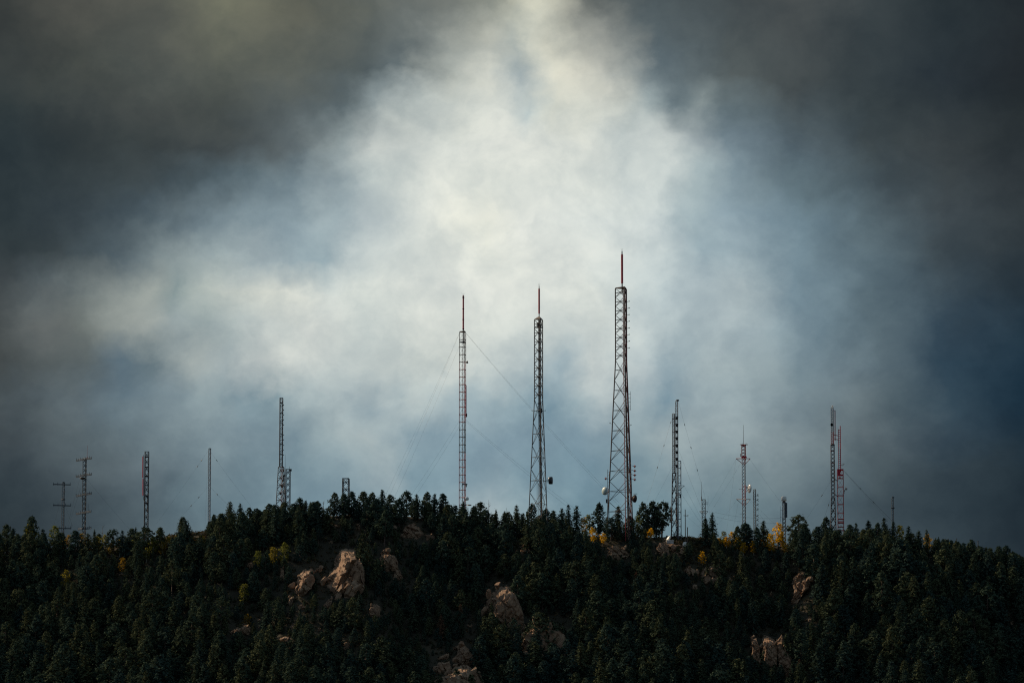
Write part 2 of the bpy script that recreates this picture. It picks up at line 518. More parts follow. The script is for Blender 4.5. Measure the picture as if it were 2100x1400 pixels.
def ridge_z(x):
    return np.where(np.abs(x) < 1490, np.interp(x, _xs, _zs2), np.interp(x, RX, RZ))


def ridge_y(x):
    return YR0 + 6.0 * np.sin(x * 0.021 + 0.6) + 3.0 * np.sin(x * 0.057 + 2.0)


_s = np.array([-3000, -900, -120, -40, -10, 0, 6, 14, 40, 100, 170, 300, 620, 900, 4000.0])
_d = np.array([620, 230, 16.5, 5.0, 1.0, 0.3, 1.4, 4.6, 22.0, 66.0, 116.0, 178.0, 322.0, 420.0, 1200.0])


def zg(x, y):
    x = np.asarray(x, dtype=float)
    y = np.asarray(y, dtype=float)
    s = ridge_y(x) - y
    z = ridge_z(x) - np.interp(s, _s, _d)
    wgt = np.clip((s - 8) / 30.0, 0, 1) * np.clip((400 - s) / 200.0, 0, 1)
    z = z + wgt * (2.6 * np.sin(x * 0.105 + 0.02 * y) * np.sin(y * 0.06 + 1.0) + 1.8 * np.sin(x * 0.21 + 1.3) + 3.4 * np.sin(x * 0.045 + 0.6 * np.sin(y * 0.03)))
    z = z + 0.25 * np.sin(x * 0.63 + y * 0.21) * np.sin(y * 0.47 - x * 0.11)
    base = 1.2 * np.sin(x * 0.004) * np.sin(y * 0.003)
    return np.maximum(z, base - 1.0)


def zg1(x, y):
    return float(zg(x, y))


def axis(lo, hi, f0, f1, step, cstep):
    a = np.arange(f0, f1 + 0.01, step)
    left, x, d = [], f0, step
    while x > lo:
        d = min(d * 1.35, cstep)
        x -= d
        left.append(max(x, lo))
    right, x, d = [], a[-1], step
    while x < hi:
        d = min(d * 1.35, cstep)
        x += d
        right.append(min(x, hi))
    return np.array(sorted(set(left)) + list(a) + sorted(set(right)))


gx = axis(-5000, 5000, -265, 265, 2.5, 320)
gy = axis(-1500, 7000, 2225, 2450, 2.5, 320)
GX, GY = np.meshgrid(gx, gy)
GZ = zg(GX, GY)
V = np.stack([GX.ravel(), GY.ravel(), GZ.ravel()], 1)
nx, ny = len(gx), len(gy)
ii = np.arange((ny - 1) * (nx - 1))
r_, c_ = ii // (nx - 1), ii % (nx - 1)
q = np.stack([r_ * nx + c_, r_ * nx + c_ + 1, (r_ + 1) * nx + c_ + 1, (r_ + 1) * nx + c_], 1)
tag(link('ground', mesh_np('ground', V, [q], [M['ground']], smooth=True)), 'dry brown mountainside and plain under the forest', kind='structure')


def hit(px, py):
    """distance Y where the sight line through a pixel first meets the ground (None on sky)"""
    ys = np.arange(2150.0, 2470.0, 0.5)
    d = FWD + Vector((1, 0, 0)) * ((px - 1050) / FPX) + UP * ((700 - py) / FPX)
    xs = CAM.x + d.x * ys / d.y
    zs = CAM.z + d.z * ys / d.y
    below = zs < zg(xs, ys)
    k = np.argmax(below)
    return float(ys[k]) if below[k] else None


# ------------------------------------------------------------------ rocks
KEEP = []          # (x0, y0, x1, y1, Y): picture windows where a rock stands free of trees


def resample(poly, n):
    P = np.array(poly + [poly[0]], dtype=float)
    L = np.concatenate([[0], np.cumsum(np.hypot(*np.diff(P, axis=0).T))])
    t = np.linspace(0, L[-1], n, endpoint=False)
    return np.stack([np.interp(t, L, P[:, 0]), np.interp(t, L, P[:, 1])], 1)


def fbm(p, s, oc=4):
    return mnoise.fractal(Vector(p) * s, 0.9, 2.0, oc)


def facet(vs, seed, size):
    """cut the block with planes, as joints in granite do"""
    A = np.array([tuple(v) for v in vs])
    c = A.mean(0)
    B = A - c
    rg = np.random.default_rng(seed + 900)
    for k in range(16):
        lo, hi = 0.86, 0.97
        if k < 3:
            nrm = np.array([-1.0, -0.25, 0.45]) + rg.normal(size=3) * 0.25
            lo = 0.86
        elif k < 7:
            nrm = np.array([0.15, -1.0, 0.12]) + rg.normal(size=3) * 0.2
        elif k < 10:
            nrm = np.array([-0.2, -0.1, 1.0]) + rg.normal(size=3) * 0.3
            lo = 0.86
        elif k < 13:
            nrm = np.array([0.9, -0.7, 0.3]) + rg.normal(size=3) * 0.3
        else:
            nrm = rg.normal(size=3)
            lo = 0.88
        nrm[1] = -abs(nrm[1])
        nrm[2] = abs(nrm[2])
        nrm /= np.linalg.norm(nrm)
        d = B @ nrm
        lim = d.max() * rg.uniform(lo, hi)
        B = B - np.clip(d - lim, 0, None)[:, None] * nrm[None] * 0.95
    return [Vector(v) for v in (B + c)]


SUNPTS = []


def inside(x, y, P):
    c, j = False, len(P) - 1
    for i in range(len(P)):
        if (P[i][1] > y) != (P[j][1] > y) and x < (P[j][0] - P[i][0]) * (y - P[i][1]) / (P[j][1] - P[i][1]) + P[i][0]:
            c = not c
        j = i
    return c


def hull_mesh(pts_):
    bm = bmesh.new()
    for q_ in pts_:
        bm.verts.new(q_)
    res = bmesh.ops.convex_hull(bm, input=bm.verts[:])
    loose = [v for v in bm.verts if not v.link_faces]
    bmesh.ops.delete(bm, geom=loose, context='VERTS')
    bmesh.ops.bevel(bm, geom=bm.edges[:], offset=0.07, segments=1, affect='EDGES')
    me = bpy.data.meshes.new('block')
    bm.to_mesh(me)
    bm.free()
    me.materials.append(M['rock'])
    return me


def blocks(parent, root, P, yf, ybk, size, seed, grain):
    """joint blocks and slabs that make up the face of an outcrop, all split along one grain"""
    rg = random.Random(seed * 13 + 5)
    x0, y0 = P.min(0)
    x1, y1 = P.max(0)
    area = 0.5 * abs(np.dot(P[:, 0], np.roll(P[:, 1], 1)) - np.dot(P[:, 1], np.roll(P[:, 0], 1)))
    unit = min(max(size * 0.13, 0.5), 1.5)                    # metres
    count = int(min(16, max(2, area * 0.04 / (unit * unit) * 0.07)))
    g_ = R(grain)
    made, tries = 0, 0
    while made < count and tries < count * 20:
        tries += 1
        x, y = rg.uniform(x0, x1), rg.uniform(y0, y1)
        f = (y - y0) / max(1, y1 - y0)
        if not inside(x, y, P) or (0.18 < f < 0.6 and inside(x + (x - (x0 + x1) / 2) * 0.5, y, P)):
            continue
        made += 1
        fx = (x - x0) / max(1, x1 - x0)
        yc = yf(y, x) + max(0, 0.35 - fx) * (ybk(y, x) - yf(y, x)) + unit * 0.4
        c = at(x, y, yc) - root
        la, lb, lc = unit * rg.uniform(0.9, 1.7), unit * rg.uniform(0.6, 1.0), unit * rg.uniform(0.8, 1.2)
        an = g_ + rg.gauss(0, 0.35)
        ea = Vector((math.cos(an), 0, -math.sin(an))) * -1
        eb = Vector((math.sin(an), 0, math.cos(an)))
        ec = Vector((rg.gauss(0, 0.25), 1, rg.gauss(0, 0.25)))
        pp = []
        for _ in range(13):
            v = Vector((rg.gauss(0, 1), rg.gauss(0, 1), rg.gauss(0, 1))).normalized()
            pp.append(c + ea * v.x * la + eb * v.y * lb + ec * v.z * lc)
        link('block', hull_mesh(pp), parent)



def rock(poly, label, front=0.74, shift=(0.12, 0.10), lean=0.45, rough=1.0, seed=0, group=None, keep=0.8, n=72, deep=5.0, name='rock_outcrop', grain=-62):
    """a block of granite: its outline from the front, its depth back into the slope, a smaller front face"""
    small = n < 50
    n = int(n * (1.0 if small else 1.6))
    P = resample(poly, n)
    cx, cy = P.mean(0)
    x0, y0 = P.min(0)
    x1, y1 = P.max(0)
    wpx, hpx = x1 - x0, y1 - y0
    yb = hit(cx, y1 - 1) or float(ridge_y(0))
    yt = hit(cx, y0 + 1)
    if yt is None:
        yt = float(ridge_y(at(cx, y0, YR0).x)) + 3
    size = min(wpx, hpx) * 0.2

    sxs = np.linspace(x0, x1, 7)
    bots = [hit(v, y1 - 1) or yb for v in sxs]
    tops = [hit(v, y0 + 1) or yt for v in sxs]

    def ends(px):
        return float(np.interp(px, sxs, bots)), float(np.interp(px, sxs, tops))

    def yf(py, px=cx):
        t = min(max((y1 - py) / max(hpx, 1), 0), 1)
        b_, t_ = ends(px)
        return b_ + 1.2 - (1.6 + min(size, 10) * 0.18) * min(1, t * 5) + (t_ - b_) * lean * t

    def ybk(py, px=cx):
        t = min(max((y1 - py) / max(hpx, 1), 0), 1)
        b_, t_ = ends(px)
        return max(b_ + (t_ - b_) * t + deep, yf(py, px) + size * 0.9)
    rings = []
    NB = 8 if small else 15
    for i in range(NB + 1):
        t = i / NB
        sc_ = 1.04 + (front - 1.04) * t
        ring = []
        for (x, y) in P:
            xx = cx + (x - cx) * sc_ + shift[0] * wpx * t
            yy = y1 + (y - y1) * (sc_ * 0.5 + 0.5) + shift[1] * hpx * t * (y1 - y) / hpx
            Y = ybk(yy, xx) + (yf(yy, xx) - ybk(yy, xx)) * t
            ring.append(at(xx, yy, Y))
        rings.append(ring)
    last = rings[-1]
    cpt = at(cx + shift[0] * wpx, cy + shift[1] * hpx, yf(cy) - size * 0.02)
    NC = 7 if small else 15
    for i in range(1, NC):
        t = i / NC
        b = math.sin(t * math.pi / 2) * size * 0.012
        rings.append([p.lerp(cpt, t) + Vector((0, -b, 0)) for p in last])
    vs = [p for rg in rings for p in rg] + [cpt]
    root = at(cx, y1, (yb + yt) / 2)
    out = []
    sd = Vector((seed * 17.3, seed * 7.7, seed * 3.1))
    amp = rough * (0.06 * size + 0.2)
    vs = facet(vs, seed, size)
    gr_ = R(grain)
    ga = Vector((math.cos(gr_), 0, -math.sin(gr_)))
    gb = Vector((math.sin(gr_), 0, math.cos(gr_)))
    unit = min(max(size * 0.22, 0.7), 2.4)
    for p in vs:
        qv = p + sd
        k1 = 1.6 / max(size, 3.0)
        d = Vector((fbm(qv, k1), fbm(qv + Vector((31, 5, 9)), k1), fbm(qv + Vector((3, 77, 19)), k1))) * amp
        # joints: grooves along two tilted sets of cracks
        wob = 0.5 * fbm(qv, 0.12, 3)
        for (ka, kc, wd_, dp) in ((0.8, 0.55, 0.13, 1.0), (-0.5, 0.85, 0.09, 0.7)):
            u = (qv.x * ka + qv.z * kc) / max(1.6, size * 0.3) + wob + seed * 0.37
            fr = abs(u - math.floor(u) - 0.5)
            if fr < wd_:
                d += Vector((0.25, 0.9, -0.2)) * ((0.35 + amp * 0.8) * dp * (1 - fr / wd_))
        ua = (qv.x * ga.x + qv.z * ga.z) / (unit * 2.6) + 0.5 * fbm(qv, 0.1, 2)
        ub = (qv.x * gb.x + qv.z * gb.z) / (unit * 0.95) + 0.35 * fbm(qv + Vector((7, 3, 1)), 0.13, 2)
        c = mnoise.cell(Vector((ua, ub, qv.y / (unit * 2.2) + seed)))
        d += Vector((-0.25, -0.8, 0.25)) * ((c - 0.5) * unit * 0.55)
        c = mnoise.cell(Vector((ua * 2.3, ub * 2.1, qv.y / unit + seed * 2)))
        d += Vector((-0.3, -0.7, 0.3)) * ((c - 0.5) * unit * 0.16)
        d += Vector((mnoise.noise(qv * 1.3), mnoise.noise(qv * 1.3 + Vector((9, 9, 9))), mnoise.noise(qv * 1.3 - Vector((9, 9, 9))))) * (0.12 * rough)
        out.append(p + d - root)
    fs = []
    nr = len(rings)
    for i in range(nr - 1):
        for k in range(n):
            fs.append((i * n + k, i * n + (k + 1) % n, (i + 1) * n + (k + 1) % n, (i + 1) * n + k))
    for k in range(n):
        fs.append(((nr - 1) * n + k, (nr - 1) * n + (k + 1) % n, nr * n))
    fs.append(tuple(reversed(range(n))))
    me = bpy.data.meshes.new(name)
    me.from_pydata([tuple(v) for v in out], [], fs)
    me.materials.append(M['rock'])
    o = link(name, me, None, root)
    tag(o, label, 'rock', group)
    blocks(o, root, P, yf, ybk, size, seed, grain)
    if keep:
        KEEP.append((x0 + wpx * 0.06, y0, x1 - wpx * 0.12, y0 + hpx * keep * 0.6, yb + 2))
        for fx, fy in (((0.1, 0.6), (0.25, 0.3), (0.5, 0.08)) if not small else ((0.3, 0.3),)):
            ppx, ppy = x0 + wpx * fx, y0 + hpx * fy
            SUNPTS.append((at(ppx, ppy, yf(ppy, ppx) + (ybk(ppy, ppx) - yf(ppy, ppx)) * 0.3), wpx))
    return o


rock([(736, 1140), (746, 1170), (744, 1204), (716, 1228), (684, 1232), (668, 1226), (700, 1186), (720, 1150)],
     'broad shaded granite face right behind the long diagonal slab', 0.84, (0.08, 0.04), 0.25, 0.6, 41, keep=1.0, n=90)
rock([(724, 1124), (706, 1121), (694, 1127), (688, 1144), (678, 1166), (664, 1188), (650, 1206), (645, 1216), (656, 1224), (674, 1220), (696, 1194), (716, 1164), (732, 1140)],
     'long diagonal granite slab with a sunlit left edge, largest rock of left cluster', 0.62, (0.20, 0.05), 0.10, 0.6, 1, keep=1.65, n=120)
rock([(632, 1157), (618, 1164), (604, 1178), (594, 1196), (590, 1222), (598, 1226), (612, 1212), (630, 1196), (642, 1176), (640, 1160)],
     'tall sunlit slab leaning just left of the long diagonal granite slab', 0.60, (0.20, 0.05), 0.10, 0.6, 2, keep=1.65, n=90)
rock([(574, 1156), (581, 1157), (582, 1182), (579, 1196), (573, 1192), (573, 1170)],
     'narrow upright rock pillar at left end of the leaning slabs', 0.75, (0.10, 0.03), 0.5, 0.5, 3, keep=1.0, n=40)
rock([(656, 1154), (664, 1158), (656, 1170), (640, 1176), (636, 1172), (644, 1164)],
     'small sunlit ledge between the two large leaning slabs', 0.7, (0.1, 0.1), 0.4, 0.5, 4, keep=1.0, n=40)
rock([(592, 1222), (602, 1218), (601, 1228), (594, 1242), (589, 1246), (588, 1232)],
     'wedge of sunlit rock under foot of the tall leaning slab', 0.7, (0.12, 0.05), 0.5, 0.5, 5, keep=1.0, n=40)
rock([(680, 1216), (682, 1222), (674, 1246), (667, 1256), (660, 1246), (664, 1234)],
     'pointed triangular rock below the long diagonal slab', 0.72, (0.1, 0.04), 0.5, 0.5, 6, keep=1.0, n=40)
rock([(752, 1250), (756, 1240), (770, 1236), (778, 1240), (780, 1256), (768, 1268), (752, 1262)],
     'broken pale boulder standing alone among trees below the slab cluster', 0.75, (0.1, 0.06), 0.4, 0.9, 7, keep=1.0, n=56)
rock([(796, 1124), (782, 1122), (770, 1136), (772, 1156), (788, 1172), (812, 1176), (818, 1150), (808, 1130)],
     'lumpy sunlit granite mound right of the long diagonal slab', 0.7, (0.12, 0.10), 0.4, 1.2, 8, keep=0.6, n=80)
rock([(812, 1164), (818, 1164), (826, 1178), (822, 1194), (806, 1192), (800, 1176)],
     'shaded boulder with one bright rim at the foot of granite mound', 0.75, (0.1, 0.08), 0.4, 0.9, 9, keep=0.8, n=56)
rock([(828, 1078), (842, 1070), (854, 1076), (866, 1086), (872, 1098), (858, 1108), (842, 1110), (826, 1104), (818, 1094)],
     'bright sunlit granite crag just below skyline pines, left of guyed mast', 0.88, (-0.03, 0.06), 0.75, 1.2, 10, keep=1.5, n=80)
rock([(802, 1078), (808, 1072), (814, 1078), (813, 1088), (804, 1088)], 'small pale boulder on the left of the bright skyline crag', 0.75, (0.08, 0.08), 0.5, 0.6, 11, keep=1.0, n=40)
rock([(868, 1092), (880, 1092), (892, 1096), (894, 1110), (870, 1110)], 'low broken ledge on the right of the bright skyline crag', 0.75, (0.08, 0.08), 0.6, 0.9, 12, keep=0.8, n=48)
rock([(1030, 1194), (1016, 1200), (1004, 1214), (992, 1222), (983, 1242), (988, 1256), (1010, 1276), (1040, 1292), (1062, 1276), (1066, 1246), (1056, 1216), (1042, 1200)],
     'rounded dome of granite with a golden sunlit left shoulder, mid slope', 0.70, (0.20, 0.05), 0.12, 0.8, 13, keep=0.95, n=110)
rock([(1026, 1262), (1034, 1258), (1042, 1266), (1040, 1280), (1022, 1280)], 'small sunlit knob at the foot of the rounded dome', 0.7, (0.15, 0.1), 0.4, 0.6, 14, keep=0.6, n=40)
rock([(942, 1314), (930, 1320), (926, 1334), (923, 1352), (930, 1366), (948, 1374), (972, 1366), (976, 1350), (962, 1330), (950, 1318)],
     'tall blunt knob crowning the large outcrop at bottom edge', 0.68, (0.2, 0.06), 0.12, 0.8, 15, keep=1.0, n=90)
rock([(921, 1334), (908, 1338), (893, 1346), (892, 1354), (910, 1352), (922, 1346)], 'flat lozenge block against left side of the bottom outcrop knob', 0.74, (0.06, 0.14), 0.4, 0.6, 16, keep=1.0, n=56)
rock([(920, 1348), (900, 1354), (882, 1366), (876, 1374), (894, 1382), (914, 1380), (926, 1366)], 'tilted slab with a lit upper face in bottom outcrop', 0.76, (0.07, 0.16), 0.4, 0.7, 17, keep=1.0, n=64)
rock([(952, 1358), (934, 1364), (912, 1376), (894, 1390), (880, 1406), (884, 1440), (930, 1450), (985, 1440), (992, 1398), (978, 1368)],
     'broad dark base block of the outcrop cut by bottom edge', 0.84, (0.08, 0.06), 0.3, 0.8, 18, keep=0.85, n=100)
rock([(1064, 1114), (1074, 1110), (1082, 1116), (1088, 1130), (1080, 1140), (1062, 1140), (1058, 1128)],
     'small shaded crag below the pines left of middle lattice tower', 0.74, (0.15, 0.05), 0.5, 0.9, 19, keep=0.9, n=56)
rock([(1240, 1122), (1252, 1116), (1264, 1118), (1280, 1118), (1292, 1126), (1290, 1146), (1268, 1150), (1240, 1146), (1234, 1134)],
     'low craggy rock band directly below the tallest lattice tower', 0.80, (0.08, 0.08), 0.6, 1.5, 20, keep=0.85, n=80)
rock([(1350, 1106), (1366, 1102), (1386, 1106), (1402, 1114), (1404, 1140), (1380, 1152), (1352, 1146), (1342, 1124)],
     'shaded cliff under the bare ground by the bell antenna mast', 0.84, (0.07, 0.08), 0.6, 1.3, 21, keep=0.9, n=80)
rock([(1436, 1162), (1450, 1156), (1470, 1158), (1478, 1176), (1470, 1198), (1448, 1204), (1430, 1198), (1426, 1180)],
     'square jutting crag with one lit left face right of centre', 0.74, (0.17, 0.07), 0.4, 0.9, 22, keep=0.95, n=80)
rock([(1404, 1158), (1418, 1160), (1430, 1168), (1428, 1184), (1412, 1182), (1402, 1170)], 'dark ledge on the left of the square jutting crag', 0.78, (0.08, 0.1), 0.5, 0.9, 23, keep=0.8, n=48)
rock([(1418, 1196), (1428, 1194), (1432, 1206), (1422, 1212), (1414, 1206)], 'round boulder below the square jutting crag', 0.7, (0.1, 0.1), 0.4, 0.6, 24, keep=0.9, n=40)
rock([(1626, 1182), (1636, 1172), (1648, 1170), (1658, 1174), (1660, 1182), (1666, 1192), (1656, 1200), (1644, 1212), (1634, 1232), (1626, 1244), (1620, 1236), (1626, 1214), (1622, 1198)],
     'jagged bright crag with a narrow lit tail on the right slope', 0.85, (0.03, 0.04), 0.55, 1.3, 25, keep=1.5, n=90)
rock([(1578, 1212), (1584, 1214), (1578, 1226), (1573, 1228)], 'thin lit sliver of rock left of the jagged bright crag', 0.7, (0.1, 0.05), 0.5, 0.4, 26, keep=1.0, n=30)
rock([(1655, 1266), (1664, 1265), (1668, 1270), (1660, 1278), (1653, 1276)], 'small pale rock below the jagged bright crag', 0.72, (0.1, 0.1), 0.4, 0.5, 27, keep=1.0, n=36)
for i, (poly, lb) in enumerate([
    ([(1540, 1304), (1548, 1302), (1556, 1326), (1560, 1356), (1550, 1372), (1540, 1360), (1538, 1330)], 'leftmost lit column of the dark cliff at lower right'),
    ([(1560, 1304), (1568, 1294), (1574, 1298), (1584, 1304), (1594, 1318), (1594, 1380), (1572, 1396), (1558, 1380), (1557, 1340)], 'broad shaded buttress of the dark cliff at lower right'),
    ([(1588, 1302), (1600, 1300), (1608, 1318), (1622, 1346), (1622, 1392), (1598, 1398), (1592, 1360)], 'right-hand buttress of the dark cliff at lower right')]):
    rock(poly, lb, 0.8, (0.12, 0.04), 0.3, 0.8, 30 + i, keep=0.95, n=80, grain=-84)
rock([(1066, 1290), (1080, 1276), (1110, 1272), (1140, 1280), (1150, 1300), (1176, 1326), (1196, 1348), (1192, 1376), (1140, 1390), (1080, 1380), (1056, 1340)],
     'wide dark shaded cliff below the rounded dome', 0.86, (0.05, 0.06), 0.45, 1.4, 33, keep=0.4, n=110)
rock([(1066, 1288), (1072, 1280), (1078, 1280), (1074, 1290), (1064, 1296)], 'lit splinter of rock on top edge of the wide dark cliff', 0.7, (0.1, 0.1), 0.3, 0.4, 34, keep=1.0, n=36)
rock([(572, 1306), (582, 1302), (592, 1304), (592, 1314), (580, 1318), (573, 1314)], 'flat-topped grey boulder low on the left slope', 0.8, (0.04, 0.1), 0.3, 0.5, 35, keep=1.0, n=48)
rock([(470, 1290), (486, 1280), (504, 1274), (516, 1282), (510, 1300), (488, 1306), (468, 1302)], 'sloping lit ledge below a yellow bush on the left slope', 0.74, (0.1, 0.1), 0.4, 0.9, 36, keep=0.9, n=56)
rock([(506, 1152), (514, 1148), (520, 1156), (518, 1172), (508, 1168)], 'pale rock face under the left ridge conifers', 0.76, (0.1, 0.08), 0.5, 0.6, 37, keep=0.9, n=40)
for i, (x, y, ww, hh, lb) in enumerate([
    (720, 1057, 14, 7, 'small bright ledge under the highest skyline pines'),
    (734, 1084, 12, 16, 'pinkish rock among trees left of the bright skyline crag'),
    (690, 1078, 20, 12, 'pale rock right under the small square tower'),
    (677, 1110, 14, 12, 'pale rock above the long diagonal granite slab'),
    (616, 1244, 16, 16, 'small pale boulder below the tall leaning slab'),
    (598, 1286, 12, 14, 'small pale boulder above the flat-topped grey boulder'),
    (654, 1290, 10, 12, 'upper of two small stones under pointed triangular rock'),
    (648, 1302, 8, 9, 'lower of two small stones under pointed triangular rock'),
    (710, 1322, 24, 22, 'brown boulder low on the slope below the slab cluster'),
    (530, 1270, 12, 8, 'small pale stone left of the slab cluster foot'),
    (532, 1284, 10, 8, 'tiny pale stone under the slab cluster'),
    (246, 1178, 20, 10, 'faint pale ledge on the far left slope'),
    (300, 1158, 12, 8, 'faint rock below the mast with the red tube'),
    (2074, 1276, 14, 14, 'small rock near the right edge of the slope'),
    (962, 1284, 18, 7, 'low lit ledge left of the rounded dome'),
    (1346, 1122, 10, 10, 'bright stone left of the cliff under bell antenna mast'),
    (1344, 1134, 8, 8, 'lowest bright stone left of the cliff under bell antenna mast'),
    (1512, 1106, 16, 10, 'rock on the ridge beneath the golden bushes'),
    (1382, 1104, 14, 8, 'pale rock on the bare ridge below bell antenna mast'),
    (1446, 1110, 12, 8, 'rock on bare ridge below the short whip mast'),
    (1266, 1144, 18, 10, 'pink rock at the foot of the craggy band'),
    (1500, 1186, 18, 12, 'rock right of the square jutting crag'),
]):
    rng = random.Random(100 + i)
    poly = [(x + math.cos(a) * ww * 0.55 * rng.uniform(0.75, 1.1), y - math.sin(a) * hh * 0.55 * rng.uniform(0.75, 1.1)) for a in [k * math.pi / 4 for k in range(8)]]
    rock(poly, lb, 0.72, (0.1, 0.1), 0.5, 0.7, 50 + i, group='small rocks showing between the trees', keep=1.0, n=32, name='boulder')

# ------------------------------------------------------------------ trees
def leaf_quads(C, S, rng, up=0.5, N=None):
    """C (n,3) centres, S (n,) sizes -> vertices and quads, leaf sprays facing out of their clump (N) or every way"""
    n = len(C)
    nr = rng.normal(size=(n, 3))
    if N is None:
        nr[:, 2] = np.abs(nr[:, 2]) + up
    else:
        nr = nr * 0.42 + N / (np.linalg.norm(N, axis=1)[:, None] + 1e-6) + np.array([[0, 0, 0.25]])
    nr /= np.linalg.norm(nr, axis=1)[:, None]
    a = rng.normal(size=(n, 3))
    u = np.cross(nr, a)
    u /= np.linalg.norm(u, axis=1)[:, None]
    v = np.cross(nr, u)
    asp = rng.uniform(0.45, 0.9, n)
    su = (S * 0.5)[:, None] * u
    sv = (S * asp * 0.5)[:, None] * v
    k = rng.uniform(0.25, 1.0, (4, n))[:, :, None]
    Vv = np.stack([C - su * k[0] - sv, C + su - sv * k[1], C + su * k[2] + sv, C - su + sv * k[3]], 1).reshape(-1, 3)
    Q = np.arange(4 * n).reshape(-1, 4)
    return Vv, Q


def conifer_data(style, seed):
    rng = np.random.default_rng(seed)
    h = 14.0
    C, S, NN = [], [], []
    lx, ly = rng.normal(0, 0.25, 2)
    if style == 'fir':                                   # whorled cone
        rm = rng.uniform(3.0, 3.8)
        zb = rng.uniform(0.4, 1.4)
        ex = rng.uniform(0.58, 0.8)
        z = zb
        while z < h - 0.2:
            t = (z - zb) / (h - zb)
            r = rm * ((1 - t) ** ex * (0.72 + 0.28 * min(1, t * 6))) + 0.16
            nb = int(rng.integers(5, 8)) if t < 0.8 else 4
            a0 = rng.uniform(0, 6.28)
            for b in range(nb):
                if rng.random() < 0.1:
                    continue
                a = a0 + b * 6.283 / nb + rng.normal(0, 0.2)
                ln = r * rng.uniform(0.62, 1.22)
                m = max(2, int(round(ln / 0.52)))
                for q_ in range(m):
                    f = (q_ + 0.6) / m
                    C.append((lx * t + math.cos(a) * ln * f, ly * t + math.sin(a) * ln * f, z - 0.35 * ln * f * f + 0.12 * f + rng.normal(0, 0.08)))
                    S.append(rng.uniform(0.62, 1.05) * (0.75 + 0.3 * (1 - t)))
                    NN.append((math.cos(a), math.sin(a), 0.75))
            z += 0.40 + 0.32 * (1 - t)
        C.append((lx, ly, h)); S.append(0.5)
        C.append((lx, ly, h - 0.35)); S.append(0.6)
        NN += [(0, 0, 1), (0, 0, 1)]
        C, S, NN = np.array(C), np.array(S), np.array(NN)
        NN = np.concatenate([NN, NN + rng.normal(0, 0.5, NN.shape)])
        C = np.concatenate([C, C + rng.normal(0, 0.22, C.shape)])
        S = np.concatenate([S, S * 0.8])
    elif style in ('pine', 'loose'):                     # clumps of needles on limbs
        rm = rng.uniform(3.3, 4.2) if style == 'pine' else rng.uniform(3.3, 4.2)
        zb = h * (rng.uniform(0.08, 0.2) if style == 'pine' else rng.uniform(0.22, 0.35))
        ncl = int(rng.integers(66, 80)) if style == 'pine' else int(rng.integers(46, 54))
        for k in range(ncl):
            t = (k + rng.random()) / ncl
            prof = (1 - t ** 2.3) ** 0.7 * (0.6 + 0.4 * min(1.0, t * 3.2)) if style == 'pine' else (1 - t ** 3) ** 0.6 * (0.6 + 0.4 * min(1, t * 4))
            a = k * 2.39996 + rng.normal(0, 0.4)
            rr = rm * prof * rng.uniform(0.35, 0.95)
            zc = zb + t * (h - zb - 0.7)
            cr = rng.uniform(0.8, 1.4) * (1.0 - 0.3 * t)
            n = int(9 * cr * cr + 6)
            p = rng.normal(size=(n, 3))
            p /= np.linalg.norm(p, axis=1)[:, None]
            p *= (rng.random(n) ** 0.4)[:, None] * cr
            p[:, 2] *= 0.68
            cc = np.array([lx * t + math.cos(a) * rr, ly * t + math.sin(a) * rr, zc - 0.15 * rr])
            C.append(p + cc)
            NN.append(p / cr + 0.55 * np.array([math.cos(a), math.sin(a), 0.3]))
            S.append(rng.uniform(0.52, 0.95, n))
        C.append(np.array([[lx, ly, h - 0.1], [lx + .15, ly, h - 0.45], [lx - .2, ly + .1, h - 0.6], [lx, ly - .2, h - 0.8]]))
        S.append(np.array([0.55, 0.7, 0.8, 0.9]))
        NN.append(np.tile([[0.0, 0.0, 1.0]], (4, 1)))
        C, S, NN = np.concatenate(C), np.concatenate(S), np.concatenate(NN)
    C = np.concatenate([C, C + rng.normal(0, 0.2, C.shape)])
    S = np.concatenate([S, S]) * 0.74
    NN = np.concatenate([NN, NN])
    V1, Q1 = leaf_quads(C, S, rng, 0.5, NN)
    mb = MB()
    p0 = Vector((0, 0, -1.0))
    for k in range(4):
        t0, t1 = k / 4, (k + 1) / 4
        a_ = Vector((lx * t0, ly * t0, -1 + (h + 0.4) * t0))
        b_ = Vector((lx * t1, ly * t1, -1 + (h + 0.4) * t1))
        mb.tube(a_, b_, 0.26 * (1 - t0) + 0.04, 0.26 * (1 - t1) + 0.04, 6, False)
    nl = 14
    for k in range(nl):
        t = 0.22 + 0.7 * k / nl
        a = k * 2.4
        ln = 1.5 * (1 - t) + 0.4
        z0 = h * t
        mb.tube((lx * t, ly * t, z0), (lx * t + math.cos(a) * ln, ly * t + math.sin(a) * ln, z0 + 0.15), 0.07, 0.02, 3, False)
    return V1, Q1, np.array(mb.v), np.array([f for f in mb.f if len(f) == 4])


